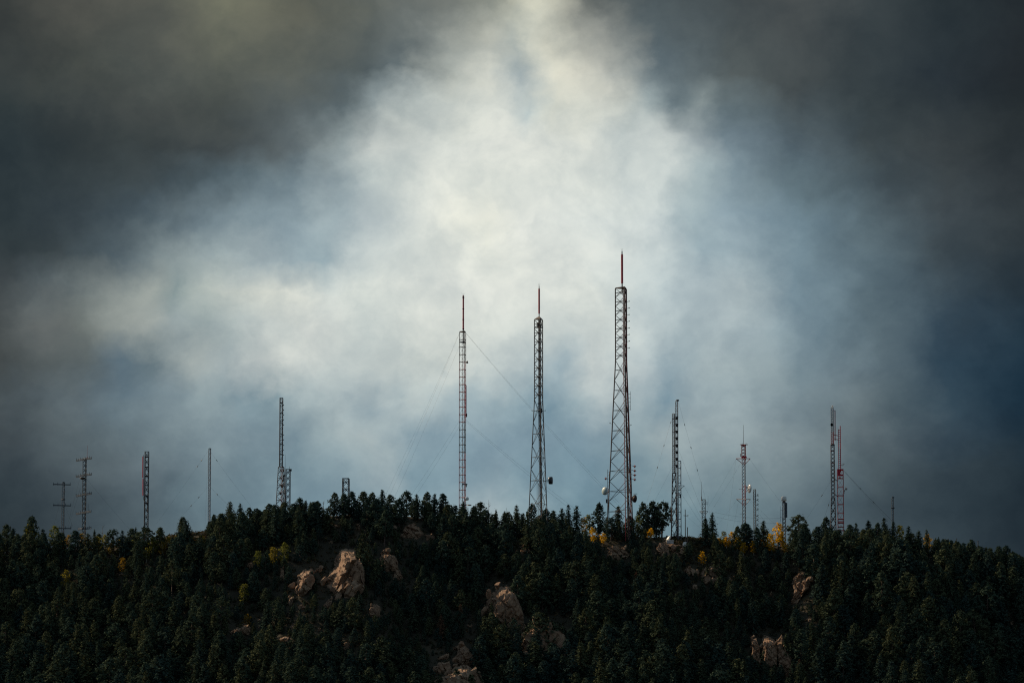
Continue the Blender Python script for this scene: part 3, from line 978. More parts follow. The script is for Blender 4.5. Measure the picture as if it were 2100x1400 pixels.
def aspen_data(seed):
    rng = np.random.default_rng(seed)
    h = 9.0
    C, S = [], []
    zb = h * rng.uniform(0.12, 0.25)
    rm = rng.uniform(1.5, 2.1)
    ncl = 34
    for k in range(ncl):
        t = (k + rng.random()) / ncl
        prof = math.sin(math.pi * (0.16 + 0.80 * t)) ** 0.7
        a = k * 2.39996 + rng.normal(0, 0.5)
        rr = rm * prof * rng.uniform(0.2, 0.95)
        cr = rng.uniform(0.5, 0.85)
        n = 16
        p = rng.normal(size=(n, 3))
        p /= np.linalg.norm(p, axis=1)[:, None]
        p *= (rng.random(n) ** 0.45)[:, None] * cr
        C.append(p + np.array([math.cos(a) * rr, math.sin(a) * rr, zb + t * (h - zb - 0.4)]))
        S.append(rng.uniform(0.32, 0.58, n))
    C, S = np.concatenate(C), np.concatenate(S)
    V1, Q1 = leaf_quads(C, S, rng, 0.2)
    mb = MB()
    for k in range(3):
        mb.tube((0, 0, -0.8 + (h) * k / 3), (0, 0, -0.8 + h * (k + 1) / 3), 0.15 * (1 - k / 3) + 0.03, 0.15 * (1 - (k + 1) / 3) + 0.03, 5, False)
    for k in range(9):
        a, t = k * 2.4, 0.25 + 0.07 * k
        mb.tube((0, 0, h * t), (math.cos(a) * 1.1, math.sin(a) * 1.1, h * t + 0.9), 0.05, 0.02, 3, False)
    return V1, Q1, np.array(mb.v), np.array([f for f in mb.f if len(f) == 4])


VAR = {'fir': [], 'pine': [], 'loose': []}
for st, cnt in (('fir', 6), ('pine', 6), ('loose', 4)):
    for k in range(cnt):
        d = conifer_data(st, 1000 + 37 * k + len(st))
        VAR[st].append((d, mesh_np('crown', d[0], [d[1]], [M['needles']]), mesh_np('trunk', d[2], [d[3]], [M['bark']])))
BROWN = []
for k in range(2):
    d = conifer_data('fir', 1900 + k)
    BROWN.append((d, mesh_np('crown', d[0], [d[1]], [M['needles_brown']]), mesh_np('trunk', d[2], [d[3]], [M['bark']])))
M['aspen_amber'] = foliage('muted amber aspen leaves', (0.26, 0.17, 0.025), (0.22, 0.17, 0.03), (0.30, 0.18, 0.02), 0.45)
ASP = {'gold': [], 'olive': [], 'amber': []}
for cl in ASP:
    for k in range(3):
        d = aspen_data(2000 + k + len(cl) * 10)
        ASP[cl].append((d, mesh_np('crown', d[0], [d[1]], [M['aspen_' + cl]]), mesh_np('trunk', d[2], [d[3]], [M['pale_bark']])))

TOWERS_X = [(127, 'faded crossarm mast'), (171, 'dipole-arm mast'), (298, 'red-tube mast'), (428, 'thin pale mast'), (580, 'stub-antenna tower'),
            (709, 'small square tower'), (950, 'red-topped guyed mast'), (1104, 'middle lattice tower'), (1275, 'tallest lattice tower'),
            (1386, 'bell-antenna mast'), (1443, 'short whip mast'), (1526, 'triangle-arm mast'), (1607, 'white-drum pole'), (1716, 'red ladder mast'), (1832, 'lone far-right mast')]
ORD = ['first', 'second', 'third', 'fourth', 'fifth', 'sixth', 'seventh', 'eighth', 'ninth', 'tenth', 'eleventh', 'twelfth', 'thirteenth', 'fourteenth', 'fifteenth', 'sixteenth', 'seventeenth', 'eighteenth']
trng = random.Random(5)


def spot(px, Y):
    """ground point in column px at distance Y"""
    x = (px - 1050) / FPX * (Y / FWD.y)
    for _ in range(4):
        p = Vector((x, Y, zg1(x, Y)))
        x += (px - project(p)[0]) * Y / FPX
    return Vector((x, Y, zg1(x, Y)))


def plant(name, var, loc, h, base_h, wid=1.0, rz=0.0):
    root = empty(name, loc)
    root.rotation_euler = (math.sin(rz * 7) * 0.05, math.cos(rz * 11) * 0.05, rz)
    s = h / base_h
    root.scale = (s * wid, s * wid, s)
    link('trunk', var[2], root)
    link('crown', var[1], root)
    return root


# trees that stand out against the sky: (column, top row, kind, width factor)
SKYLINE = [(15, 1072, 'pine', .9), (28, 1082, 'fir', 1), (62, 1057, 'pine', 1.0), (88, 1084, 'fir', 1), (122, 1089, 'pine', 1.2), (155, 1086, 'pine', 1.1), (180, 1092, 'fir', 1),
           (195, 1085, 'fir', .6), (234, 1083, 'loose', .9), (253, 1087, 'fir', .7), (265, 1104, 'pine', 1), (292, 1078, 'loose', 1.3), (328, 1080, 'pine', .95), (374, 1079, 'pine', .8),
           (440, 1054, 'fir', 1.0), (468, 1027, 'fir', .85), (492, 1032, 'fir', .8), (512, 1038, 'pine', .8), (528, 1040, 'pine', .9), (550, 1031, 'pine', 1.1), (566, 1033, 'pine', 1), (583, 1028, 'pine', 1.1), (602, 1030, 'pine', .9), (614, 1020, 'pine', 1.0), (626, 1026, 'fir', .9), (642, 1028, 'pine', 1.1),
           (672, 1040, 'fir', 1), (685, 1008, 'pine', .9), (707, 1010, 'pine', 1), (720, 1006, 'pine', .95), (745, 1006, 'pine', 1.1), (760, 1008, 'pine', .9), (782, 1004, 'fir', 1.1), (800, 1012, 'pine', 1), (833, 1006, 'pine', 1.2), (818, 1020, 'pine', 1), (857, 1012, 'fir', 1), (875, 1007, 'pine', .85), (892, 1012, 'fir', .95), (910, 1010, 'pine', .9), (924, 1042, 'fir', .9),
           (951, 1028, 'fir', 1.1), (976, 1036, 'pine', .9), (987, 1027, 'pine', 1.1), (1012, 1052, 'pine', 1), (1035, 1050, 'pine', 1), (1062, 1035, 'fir', .8), (1074, 1052, 'fir', 1), (1090, 1031, 'pine', .95), (1121, 1041, 'pine', .9), (1135, 1045, 'pine', .8), (1152, 1042, 'fir', 1), (1167, 1033, 'fir', .7), (1181, 1035, 'fir', .85),
           (1228, 1030, 'pine', .95), (1266, 1036, 'fir', 1), (1288, 1055, 'pine', .9), (1322, 1028, 'pine', .9), (1333, 1025, 'pine', .9), (1357, 1026, 'loose', 1.0), (1346, 1036, 'pine', .9),
           (1448, 1062, 'fir', .9), (1461, 1051, 'fir', .75), (1510, 1077, 'pine', .8), (1531, 1070, 'pine', 1.2), (1566, 1068, 'fir', 1.1), (1556, 1080, 'pine', .8), (1635, 1053, 'loose', 1.15), (1652, 1072, 'pine', .9), (1692, 1059, 'pine', .9), (1680, 1078, 'pine', 1.1), (1706, 1080, 'pine', 1),
           (1745, 1074, 'pine', 1), (1756, 1071, 'fir', .8), (1782, 1067, 'fir', 1.1), (1800, 1070, 'pine', .8), (1816, 1061, 'fir', .9), (1830, 1069, 'fir', .9), (1862, 1078, 'fir', .9), (1884, 1087, 'fir', 1), (1902, 1084, 'fir', .6), (1925, 1105, 'fir', 1), (1964, 1108, 'pine', .9), (1990, 1104, 'pine', .9), (2010, 1124, 'fir', .9), (2026, 1121, 'fir', .8), (2049, 1118, 'pine', .9), (2062, 1117, 'pine', 1.1), (2082, 1130, 'pine', 1), (2096, 1137, 'pine', 1)]
CON = []       # every conifer: dict(x,y,z,h,kind,wid,var,sky)
for (px, py, kd, wd) in SKYLINE:
    yr = float(ridge_y((px - 1050) * 0.2))
    best = None
    for off in (-2, 1, 4, 7, 10, 13, 16, 20):
        p = spot(px, yr - off)
        h = at(px, py, p.y).z - p.z
        best = (p, h)
        if h > 10.5 or off == 20:
            break
    p, h = best
    if kd == 'fir' and False:
        pass
    CON.append(dict(p=p, h=max(h, 5.0), kind=kd, wid=wd * (1.22 if h > 13 else 1.38) * (1.1 if kd == 'fir' else 1.0), var=trng.randrange(len(VAR[kd])), rz=trng.uniform(0, 6.28), sky=(px, py)))

for (ax, ay, ah) in ((1198, 1062, 6), (1216, 1082, 6), (1236, 1092, 4), (1334, 1084, 4), (1309, 1058, 6), (1484, 1089, 5), (1500, 1090, 6), (1513, 1101, 5), (1546, 1109, 5), (1595, 1074, 7), (1582, 1096, 7), (1612, 1113, 4), (1672, 1086, 6), (1845, 1078, 6), (1903, 1096, 6), (1440, 1131, 5),
                     (1490, 1101, 4), (1524, 1113, 4), (1560, 1105, 4), (1574, 1088, 5), (1604, 1095, 5), (182, 1107, 5), (228, 1113, 5), (334, 1111, 5), (300, 1123, 4), (530, 1130, 6), (560, 1122, 6), (584, 1114, 6), (498, 1198, 6), (136, 1170, 5), (506, 1259, 5), (250, 1144, 5), (168, 1094, 4), (216, 1098, 5), (245, 1107, 4), (140, 1098, 4), (314, 1100, 5), (110, 1080, 6)):
    KEEP.append((ax - 7, ay, ax + 7, ay + ah * 4.0, 2396))
# windows kept free of trees: bare ground on the ridge
BARE = [(1380, 1060, 1442, 1112), (1470, 1060, 1500, 1106), (330, 1060, 362, 1104), (386, 1060, 430, 1104)]
rng = np.random.default_rng(11)
pts = []
cell = {}
tries = 0
Y_LO, Y_HI = 2215.0, 2412.0
while tries < 60000:
    tries += 1
    x = rng.uniform(-272, 272)
    y = rng.uniform(Y_LO, Y_HI)
    s = float(ridge_y(x)) - y
    if s < 3 or s > 182:
        continue
    sp = 4.7 + 2.0 * rng.random()
    ci, cj = int(x // 7), int(y // 7)
    ok = True
    for a in (-1, 0, 1):
        for b in (-1, 0, 1):
            for (qx, qy) in cell.get((ci + a, cj + b), ()):
                if (qx - x) ** 2 + (qy - y) ** 2 < sp * sp:
                    ok = False
    if not ok:
        continue
    cell.setdefault((ci, cj), []).append((x, y))
    pts.append((x, y))
FIRST = len(pts)
tries = 0
while tries < 30000:                       # young trees in the gaps
    tries += 1
    x = rng.uniform(-250, 250)
    y = rng.uniform(Y_LO, Y_HI)
    s = float(ridge_y(x)) - y
    if s < 6 or s > 175:
        continue
    ci, cj = int(x // 7), int(y // 7)
    if any((qx - x) ** 2 + (qy - y) ** 2 < 7.0 for a in (-1, 0, 1) for b in (-1, 0, 1) for (qx, qy) in cell.get((ci + a, cj + b), ())):
        continue
    cell.setdefault((ci, cj), []).append((x, y))
    pts.append((x, y))
RPX = np.array([r[0] for r in RIDGE], float)
RPY = np.array([r[1] for r in RIDGE], float)


def blocked(px, w_px, top, base, Y, inframe=True):
    for (x0, y0, x1, y1, Yk) in KEEP:
        if px + w_px * 0.3 > x0 and px - w_px * 0.3 < x1 and top < y1 and base > y0 and Y < Yk + 1:
            return True
        if x0 < px < x1 and y0 < base < y1 + 4:
            return True
    for (x0, y0, x1, y1) in BARE:
        if x0 < px < x1 and top < y1 - 6:
            return True
    return False


SP = np.array([tuple(p) for p, _ in SUNPTS])


def shades_rock(p, h, rad):
    dxy = np.array([sdir.x, sdir.y])
    L = np.hypot(*dxy)
    rel = np.array([p.x, p.y])[None] - SP[:, :2]
    along = rel @ (dxy / L)
    perp = np.abs(rel[:, 0] * dxy[1] - rel[:, 1] * dxy[0]) / L
    zray = SP[:, 2] + along * sdir.z / L
    return bool(np.any((along > 0.5) & (along < 42) & (perp < rad * 0.8) & (zray < p.z + h * 0.92)))


for n_, (x, y) in enumerate(pts):
    p = Vector((x, y, zg1(x, y)))
    u = trng.random()
    kd = 'fir' if u < 0.36 else ('pine' if u < 0.92 else 'loose')
    h = trng.uniform(8.5, 18.0) * (0.85 + 0.3 * (0.5 + 0.5 * math.sin(x * 0.03) * math.sin(y * 0.045)))
    if n_ >= FIRST:
        h = trng.uniform(3.0, 7.5)
    bx, by = project(p)
    tx, ty = project(p + Vector((0, 0, h)))
    lim = np.interp(bx, RPX, RPY) - 36
    if ty < lim:
        h *= (by - lim) / (by - ty)
        ty = lim
    if h < 3.0:
        continue
    wid = trng.uniform(1.0, 1.45) * (1.1 if h < 10 else 1.0)
    if -20 < bx < 2120 and blocked(bx, 5.6 * wid * h / 14 * 5, ty, by, y):
        # a smaller tree may still fit
        for k_ in (0.85, 0.72, 0.6, 0.5, 0.42, 0.34, 0.27, 0.2):
            h2 = h * k_
            if h2 < 2.0:
                break
            if not blocked(bx, 5.6 * wid * h2 / 14 * 5, by - (by - ty) * k_, by, y):
                break
        else:
            continue
        if h2 < 2.0:
            continue
        h = h2
    while h >= 2.8 and shades_rock(p, h, 3.0 * wid * h / 14):
        h *= 0.8
    CON.append(dict(p=p, h=h, kind=kd, wid=wid, var=trng.randrange(len(VAR[kd])), rz=trng.uniform(0, 6.28), sky=None))

# which trees show largest: a coarse back-to-front picture of the crowns
BW, BH = 1050, 700
buf = np.full((BH, BW), -1, dtype=np.int32)
order = sorted(range(len(CON)), key=lambda i: -CON[i]['p'].y)
for i in order:
    t = CON[i]
    bx, by = project(t['p'])
    tx, ty = project(t['p'] + Vector((0, 0, t['h'])))
    hw = 3.4 * t['wid'] * t['h'] / 14 * 5
    y0, y1 = int(ty / 2), int(by / 2)
    for yy in range(max(0, y0), min(BH, y1)):
        f = (yy - y0) / max(1, y1 - y0)
        ww = hw * min(1.0, 0.15 + 1.5 * f) / 2
        a, b = int(max(0, tx / 2 - ww)), int(min(BW, tx / 2 + ww + 1))
        if b > a:
            buf[yy, a:b] = i
cnt = np.bincount(buf[buf >= 0].ravel(), minlength=len(CON))
rank = sorted(range(len(CON)), key=lambda i: -(cnt[i] + (100000 if CON[i]['sky'] else 0)))
single = set(rank[:300])

# labels of the skyline trees: counted between the masts
groups = {}
for i in sorted((i for i in single if CON[i]['sky']), key=lambda i: CON[i]['sky'][0]):
    px = CON[i]['sky'][0]
    k = sum(1 for tx_, _ in TOWERS_X if tx_ < px)
    groups.setdefault(k, []).append(i)
for k, idx in groups.items():
    for j, i in enumerate(idx):
        if k == 0:
            where = 'left of the %s' % TOWERS_X[0][1]
        elif k == len(TOWERS_X):
            where = 'right of the %s' % TOWERS_X[-1][1]
        else:
            where = 'between %s and %s' % (TOWERS_X[k - 1][1], TOWERS_X[k][1])
        if len(idx) == 1:
            CON[i]['label'] = 'only skyline conifer %s' % where
        else:
            CON[i]['label'] = '%s skyline conifer from left, %s' % (ORD[j], where)
LAND = [(715, 1175, 'long diagonal slab'), (612, 1190, 'tall leaning slab'), (577, 1175, 'rock pillar'), (766, 1252, 'broken pale boulder'), (795, 1150, 'granite mound'),
        (845, 1090, 'bright skyline crag'), (1028, 1240, 'rounded granite dome'), (940, 1345, 'bottom outcrop knob'), (1073, 1125, 'small crag left of middle tower'), (1264, 1132, 'craggy band under tallest tower'),
        (1374, 1125, 'cliff under bell-antenna mast'), (1452, 1180, 'square jutting crag'), (1642, 1205, 'jagged bright crag'), (1580, 1345, 'dark lower-right cliff'), (1125, 1330, 'wide dark cliff'),
        (582, 1310, 'flat-topped grey boulder'), (490, 1290, 'sloping lit ledge'), (136, 1185, 'lone aspen of far left slope'), (246, 1178, 'faint far left ledge'), (2074, 1276, 'rock near right edge'), (356, 1180, 'aspen below bare shoulder'),
        (20, 1400, 'bottom left corner'), (2080, 1400, 'bottom right corner'), (152, 1340, 'yellow aspen at bottom left'), (1716, 1130, 'red ladder mast'), (1832, 1130, 'lone far-right mast'), (1340, 1400, 'bottom edge right of centre'), (740, 1400, 'bottom edge left of centre'), (380, 1400, 'bottom edge at left'), (1800, 1400, 'bottom edge at right'), (1660, 1270, 'small pale rock under jagged crag'), (1302, 1190, 'brownish conifer under the tallest tower')]
SHAPE = {'fir': 'pointed', 'pine': 'rounded', 'loose': 'open-crowned'}
named = {}
for i in sorted(single):
    t = CON[i]
    if t['sky']:
        continue
    bx, by = project(t['p'] + Vector((0, 0, t['h'] * 0.6)))
    best = min(LAND, key=lambda l: (l[0] - bx) ** 2 + (l[1] - by) ** 2)
    ddx, ddy = bx - best[0], by - best[1]
    side = ('right of' if ddx > 0 else 'left of') if abs(ddx) > abs(ddy) else ('below' if ddy > 0 else 'above')
    size = 'tall' if t['h'] > 11.5 else ('small' if t['h'] < 7.5 else 'middling')
    named.setdefault((size, SHAPE[t['kind']], side, best[2]), []).append((ddx * ddx + ddy * ddy, i))
for (size, shape, side, where), lst in named.items():
    lst.sort()
    for j, (_, i) in enumerate(lst):
        pre = '' if len(lst) == 1 else ('nearest ' if j == 0 else ORD[j] + ' nearest ')
        CON[i]['label'] = '%s%s %s dark conifer %s the %s' % (pre, size, shape, side, where)
for i in range(len(CON)):
    t = CON[i]
    if i not in single:
        continue
    v = VAR[t['kind']][t['var']]
    root = plant('conifer_tree', v, t['p'], t['h'], 14.0, t['wid'], t['rz'])
    tag(root, t['label'], 'tree', 'conifers along the skyline' if t['sky'] else 'conifers on the mountain slope')

# all smaller or mostly hidden conifers: one mass
src = bpy.data.collections.new('forest_sources')      # not linked to the scene: only the mass below draws them
vidx = {}
for kd in ('fir', 'loose', 'pine'):
    for k, (d, cm, tm) in enumerate(VAR[kd]):
        V_ = np.concatenate([d[0], d[2]])
        Q_ = np.concatenate([d[1], d[3] + len(d[0])])
        so_ = bpy.data.objects.new('conifer_%02d' % len(vidx), mesh_np('conifer', V_, [Q_], [M['needles'], M['bark']], np.concatenate([np.zeros(len(d[1])), np.ones(len(d[3]))])))
        src.objects.link(so_)
        vidx[(kd, k)] = len(vidx)
org = Vector((0, 2330, 250))
rest = [CON[i] for i in range(len(CON)) if i not in single]
fm = bpy.data.meshes.new('forest')
fm.from_pydata([tuple(t['p'] - org) for t in rest], [], [])
for nm, tp, vals in (('variant', 'INT', [vidx[(t['kind'], t['var'])] for t in rest]),
                     ('turn', 'FLOAT_VECTOR', [c for t in rest for c in (math.sin(t['rz'] * 7) * 0.05, math.cos(t['rz'] * 11) * 0.05, t['rz'])]),
                     ('size', 'FLOAT_VECTOR', [c for t in rest for c in (t['h'] / 14 * t['wid'], t['h'] / 14 * t['wid'], t['h'] / 14)])):
    a_ = fm.attributes.new(nm, tp, 'POINT')
    a_.data.foreach_set('vector' if tp == 'FLOAT_VECTOR' else 'value', vals)
fo = link('forest', fm, None, org)
tag(fo, 'dense dark conifer forest filling in between the nearer trees', 'forest', kind='stuff')
ng = bpy.data.node_groups.new('plant forest', 'GeometryNodeTree')
ng.interface.new_socket('Geometry', in_out='INPUT', socket_type='NodeSocketGeometry')
ng.interface.new_socket('Geometry', in_out='OUTPUT', socket_type='NodeSocketGeometry')
gi, go_ = ng.nodes.new('NodeGroupInput'), ng.nodes.new('NodeGroupOutput')
ci_ = ng.nodes.new('GeometryNodeCollectionInfo')
ci_.inputs['Collection'].default_value = src
ci_.inputs['Separate Children'].default_value = True
ci_.inputs['Reset Children'].default_value = True
ip = ng.nodes.new('GeometryNodeInstanceOnPoints')
ip.inputs['Pick Instance'].default_value = True


def named_attr(nm, tp):
    n_ = ng.nodes.new('GeometryNodeInputNamedAttribute')
    n_.data_type = tp
    n_.inputs['Name'].default_value = nm
    return n_.outputs['Attribute']


er = ng.nodes.new('FunctionNodeEulerToRotation')
ng.links.new(named_attr('turn', 'FLOAT_VECTOR'), er.inputs[0])
ng.links.new(gi.outputs[0], ip.inputs['Points'])
ng.links.new(ci_.outputs[0], ip.inputs['Instance'])
ng.links.new(named_attr('variant', 'INT'), ip.inputs['Instance Index'])
ng.links.new(er.outputs[0], ip.inputs['Rotation'])
ng.links.new(named_attr('size', 'FLOAT_VECTOR'), ip.inputs['Scale'])
ng.links.new(ip.outputs[0], go_.inputs[0])
md = fo.modifiers.new('plant forest', 'NODES')
md.node_group = ng

# brown dead conifers and red brown dry ones
for i, (px, py, h, lb) in enumerate([
    (943, 1236, 10, 'rust brown dead conifer above the bottom outcrop knob'),
    (906, 1256, 10, 'brown drying conifer left of the rust brown dead one'),
    (1640, 1350, 8, 'brown bare-looking conifer at bottom right of the dark cliff'),
    (1302, 1170, 9, 'brownish conifer below the craggy rock band')]):
    Y = hit(px, py + h * 5) or 2380
    p = spot(px, Y - 1)
    root = plant('dry_conifer_tree', BROWN[i % 2], p, h, 14.0, 0.95, i * 1.7)
    tag(root, lb, 'tree', 'dry brown conifers')

# aspens: (column, top row, height, colour, label)
ASPENS = [(110, 1076, 9.5, 'olive', 'thin yellow aspen standing by the faded crossarm mast'), (62, 1072, 8, 'olive', 'yellow-green aspen under the tall dark pine at far left'),
          (140, 1096, 7, 'gold', 'golden aspen right of the faded crossarm mast'), (168, 1092, 7, 'gold', 'golden aspen at the foot of the dipole-arm mast'),
          (196, 1098, 7, 'olive', 'dull yellow aspen just right of the dipole-arm mast'), (216, 1096, 8, 'olive', 'olive aspen beside the bare snag at left'),
          (245, 1106, 7, 'gold', 'golden aspen halfway between dipole-arm mast and red-tube mast'), (272, 1106, 7, 'olive', 'olive aspen left of the red-tube mast'), (314, 1098, 8, 'olive', 'olive aspen right of the red-tube mast'),
          (346, 1098, 6, 'olive', 'left olive aspen on the bare ridge shoulder'), (362, 1096, 5, 'gold', 'golden aspen on the bare ridge shoulder'), (392, 1096, 5, 'gold', 'low golden aspen on the grassy rise left of thin pale mast'),
          (412, 1096, 5, 'olive', 'olive aspen just left of the thin pale mast'), (250, 1142, 7, 'gold', 'golden aspen on the upper left slope below the skyline'), (136, 1168, 8, 'olive', 'lone yellow-green aspen amid dark trees, far left slope'),
          (356, 1164, 6, 'olive', 'yellow-green aspen on the slope below the bare shoulder'), (498, 1196, 9, 'olive', 'slim yellow-green aspen left of the rock pillar'),
          (506, 1258, 6, 'gold', 'yellow bush above the sloping lit ledge'), (530, 1128, 8, 'olive', 'left of three lime-green aspens above the rock pillar'), (560, 1120, 9, 'olive', 'middle of three lime-green aspens above the rock pillar'), (584, 1112, 9, 'olive', 'right of three lime-green aspens above the rock pillar'),
          (152, 1326, 6, 'gold', 'small yellow aspen alone at bottom left'), (1198, 1060, 7, 'gold', 'golden aspen behind conifers left of tallest lattice tower'), (1210, 1054, 8, 'olive', 'yellow-green aspen left of tallest lattice tower'), (1216, 1080, 7, 'gold', 'golden aspen low under the pine left of tallest tower'), (1236, 1092, 5, 'gold', 'low golden bush at left foot of tallest tower'),
          (1309, 1056, 9, 'olive', 'yellow-green aspen right of the tallest lattice tower'), (1334, 1082, 5, 'gold', 'small golden aspen below the dark pines by bell-antenna mast'), (1484, 1088, 6, 'olive', 'round green bush on the ridge left of triangle-arm mast'), (1499, 1089, 6.5, 'gold', 'bright golden aspen left of the triangle-arm mast'),
          (1512, 1100, 6, 'gold', 'bright golden aspen lower on ridge below triangle-arm mast'), (1474, 1102, 3.5, 'gold', 'low orange bush beside the round green bush'), (1546, 1108, 6, 'gold', 'bright golden aspen below the side-dipole mast'), (1595, 1071, 10, 'gold', 'large golden-green aspen left of the white-drum pole'), (1582, 1094, 8, 'gold', 'brightest golden aspen below the large one by white-drum pole'),
          (1612, 1112, 5, 'gold', 'low golden bush right of the white-drum pole'), (1672, 1084, 7, 'olive', 'yellow-green aspen left of the red ladder mast'), (1845, 1076, 9, 'olive', 'olive aspen right of the lone far-right mast'), (1903, 1094, 8, 'gold', 'dull golden aspen under the thin conifer spire at right'), (1918, 1106, 6, 'olive', 'olive aspen right of the thin conifer spire'), (1944, 1111, 7, 'olive', 'olive aspen below the left small wooden post'), (1984, 1118, 6, 'olive', 'olive aspen by the round dark pine at far right'), (2012, 1130, 5, 'olive', 'small olive aspen at foot of rightmost wooden post'), (1440, 1130, 6, 'gold', 'yellow bush above the square jutting crag'),
          (1490, 1100, 5, 'gold', 'orange bush under the round green bush'), (1524, 1112, 5, 'gold', 'golden bush lowest below triangle-arm mast'), (1560, 1104, 5, 'gold', 'golden aspen under the pointed conifer right of triangle-arm mast'), (1574, 1086, 6, 'olive', 'yellow-green aspen between side-dipole mast and large aspen'), (1604, 1094, 6, 'gold', 'golden aspen at foot of white-drum pole'),
          (126, 1104, 6, 'olive', 'olive aspen under the faded crossarm mast'), (182, 1106, 6, 'gold', 'golden aspen lower right of dipole-arm mast'), (228, 1112, 6, 'gold', 'golden aspen below the bare snag at left'), (378, 1102, 5, 'gold', 'golden bush right of the bare ridge shoulder'), (334, 1110, 6, 'gold', 'golden aspen low on the bare ridge shoulder'), (300, 1122, 6, 'olive', 'olive aspen below the red-tube mast'), (48, 1100, 6, 'olive', 'olive aspen at far left under skyline conifers')]
for i, (px, py, h, cl, lb) in enumerate(ASPENS):
    Y = hit(px, py + h * 5)
    if Y is None:
        Y = float(ridge_y((px - 1050) * 0.2)) + 2
    p = spot(px, Y - 0.5)
    h = min(max(at(px, py, p.y).z - p.z, 3.0), h * 1.5)
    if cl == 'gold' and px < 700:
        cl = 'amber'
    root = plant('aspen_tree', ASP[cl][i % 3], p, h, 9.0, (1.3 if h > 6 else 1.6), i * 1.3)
    tag(root, lb, 'tree', 'autumn aspens')

# dead snags
for i, (px, py, lb, br) in enumerate([(210, 1077, 'bare grey snag between dipole-arm mast and red-tube mast', 5), (663, 1028, 'leafless twiggy tree on skyline left of small square tower', 14), (931, 1032, 'broken snag just left of the red-topped guyed mast', 8),
                                      (1002, 1024, 'thin bare snag right of the red-topped guyed mast', 10), (1017, 1042, 'forked bare snag halfway to the middle lattice tower', 12), (1039, 1040, 'bare snag nearest left of the middle lattice tower', 9), (1008, 1050, 'short bare snag between the guyed mast snags', 6)]):
    p = spot(px, float(ridge_y((px - 1050) * 0.2)) - 3)
    h = at(px, py, p.y).z - p.z
    root = empty('dead_tree', p)
    rg = random.Random(i)
    t = MB()
    t.tube((0, 0, -0.8), (0.1, 0, h * 0.55), 0.2, 0.12, 6).tube((0.1, 0, h * 0.55), (0.0, 0.1, h), 0.12, 0.03, 5)
    t.build('trunk', M['dead_wood'], root)
    for b in range(br):
        z0 = h * rg.uniform(0.35, 0.95)
        a = rg.uniform(0, 6.28)
        ln = rg.uniform(0.5, 1.5) * (1.25 - z0 / h)
        m = MB()
        e = Vector((math.cos(a) * ln, math.sin(a) * ln, z0 + rg.uniform(0.0, 0.9)))
        m.tube((0.05, 0, z0), e, 0.06, 0.03, 4)
        m.tube(e, e + Vector((math.cos(a + 0.6) * 0.5, math.sin(a + 0.6) * 0.5, 0.5)), 0.03, 0.015, 3)
        m.build('branch', M['dead_wood'], root)
    tag(root, lb, 'dead tree', 'bare snags on the skyline')

# scrub and grass on the bare ground
rng = np.random.default_rng(3)
C, S = [], []
for k in range(7000):
    px = rng.uniform(-40, 2140)
    if rng.random() < 0.55:
        px = rng.choice([rng.uniform(325, 450), rng.uniform(1370, 1500), rng.uniform(1380, 1480)])
    x = (px - 1050) * 0.2
    y = float(ridge_y(x)) - rng.uniform(-3, 20) - (rng.random() ** 3 * 60 if k < 2200 else rng.random() * 165)
    if k >= 2200:
        x = rng.uniform(-225, 225)
    z = zg1(x, y)
    r = rng.uniform(0.25, 0.8)
    n = 12
    pp = rng.normal(size=(n, 3)) * r * 0.6
    pp[:, 2] = np.abs(pp[:, 2]) * 0.9
    C.append(pp + np.array([x, y, z]))
    S.append(rng.uniform(0.3, 0.7, n))
C, S = np.concatenate(C), np.concatenate(S)
V1, Q1 = leaf_quads(C, S, rng, 0.1)
tint = np.repeat(rng.random(7000), 12)
UC, US = [], []
for k in range(13000):
    x = rng.uniform(-230, 230)
    y = float(ridge_y(x)) - rng.uniform(10, 172)
    z = zg1(x, y)
    r = rng.uniform(0.4, 1.1)
    pp = rng.normal(size=(10, 3)) * r * 0.6
    pp[:, 2] = np.abs(pp[:, 2]) * 0.9
    UC.append(pp + np.array([x, y, z]))
    US.append(rng.uniform(0.4, 0.9, 10))
UC, US = np.concatenate(UC), np.concatenate(US)
V2, Q2 = leaf_quads(UC, US, rng, 0.2)
tag(link('undergrowth', mesh_np('undergrowth', V2 - np.array([0, 2330, 250]), [Q2], [M['undergrowth']], None, np.repeat(rng.random(13000), 10)), None, (0, 2330, 250)), 'low dark undergrowth on the forest floor of slope', 'undergrowth', kind='stuff')
tag(link('scrub', mesh_np('scrub', V1 - np.array([0, 2390, 300]), [Q1], [M['scrub']], None, tint), None, (0, 2390, 300)), 'dry brown scrub and grass covering the ridge ground', 'scrub', kind='stuff')

# ------------------------------------------------------------------ towers and masts
class Tower:
    """a tower at picture column px and distance Y; helper coordinates local to its foot"""

    def __init__(self, name, px, Y, label, cat, group='radio towers on the ridge'):
        self.px, self.Y = px, Y
        p = spot(px, Y)
        self.p = Vector((p.x, p.y, p.z - 0.6))
        self.root = tag(empty(name, self.p), label, cat, group)
        self.m = (self.p - CAM).dot(FWD) / FPX      # metres per photo pixel

    def z(self, py):
        return at(self.px, py, self.Y).z - self.p.z

    def x(self, px, py=None):
        """local x of photo column px (at row py, to allow for the slight lean of verticals)"""
        py = 1000 if py is None else py
        return at(px, py, self.Y).x - self.p.x

    def pt(self, px, py, dy=0.0):
        q_ = at(px, py, self.Y + dy)
        return Vector((q_.x, q_.y, q_.z)) - self.p

    def part(self, name, mb, mat, parent=None, kind=None, smooth=False, label=None):
        return mb.build(name, mat, parent or self.root, kind, smooth, label)


def ring_pts(kind, cx, r, z, a0):
    n = 3 if kind == 'tri' else 4
    return [Vector((cx + r * math.cos(a0 + 2 * math.pi * k / n), r * math.sin(a0 + 2 * math.pi * k / n), z)) for k in range(n)]


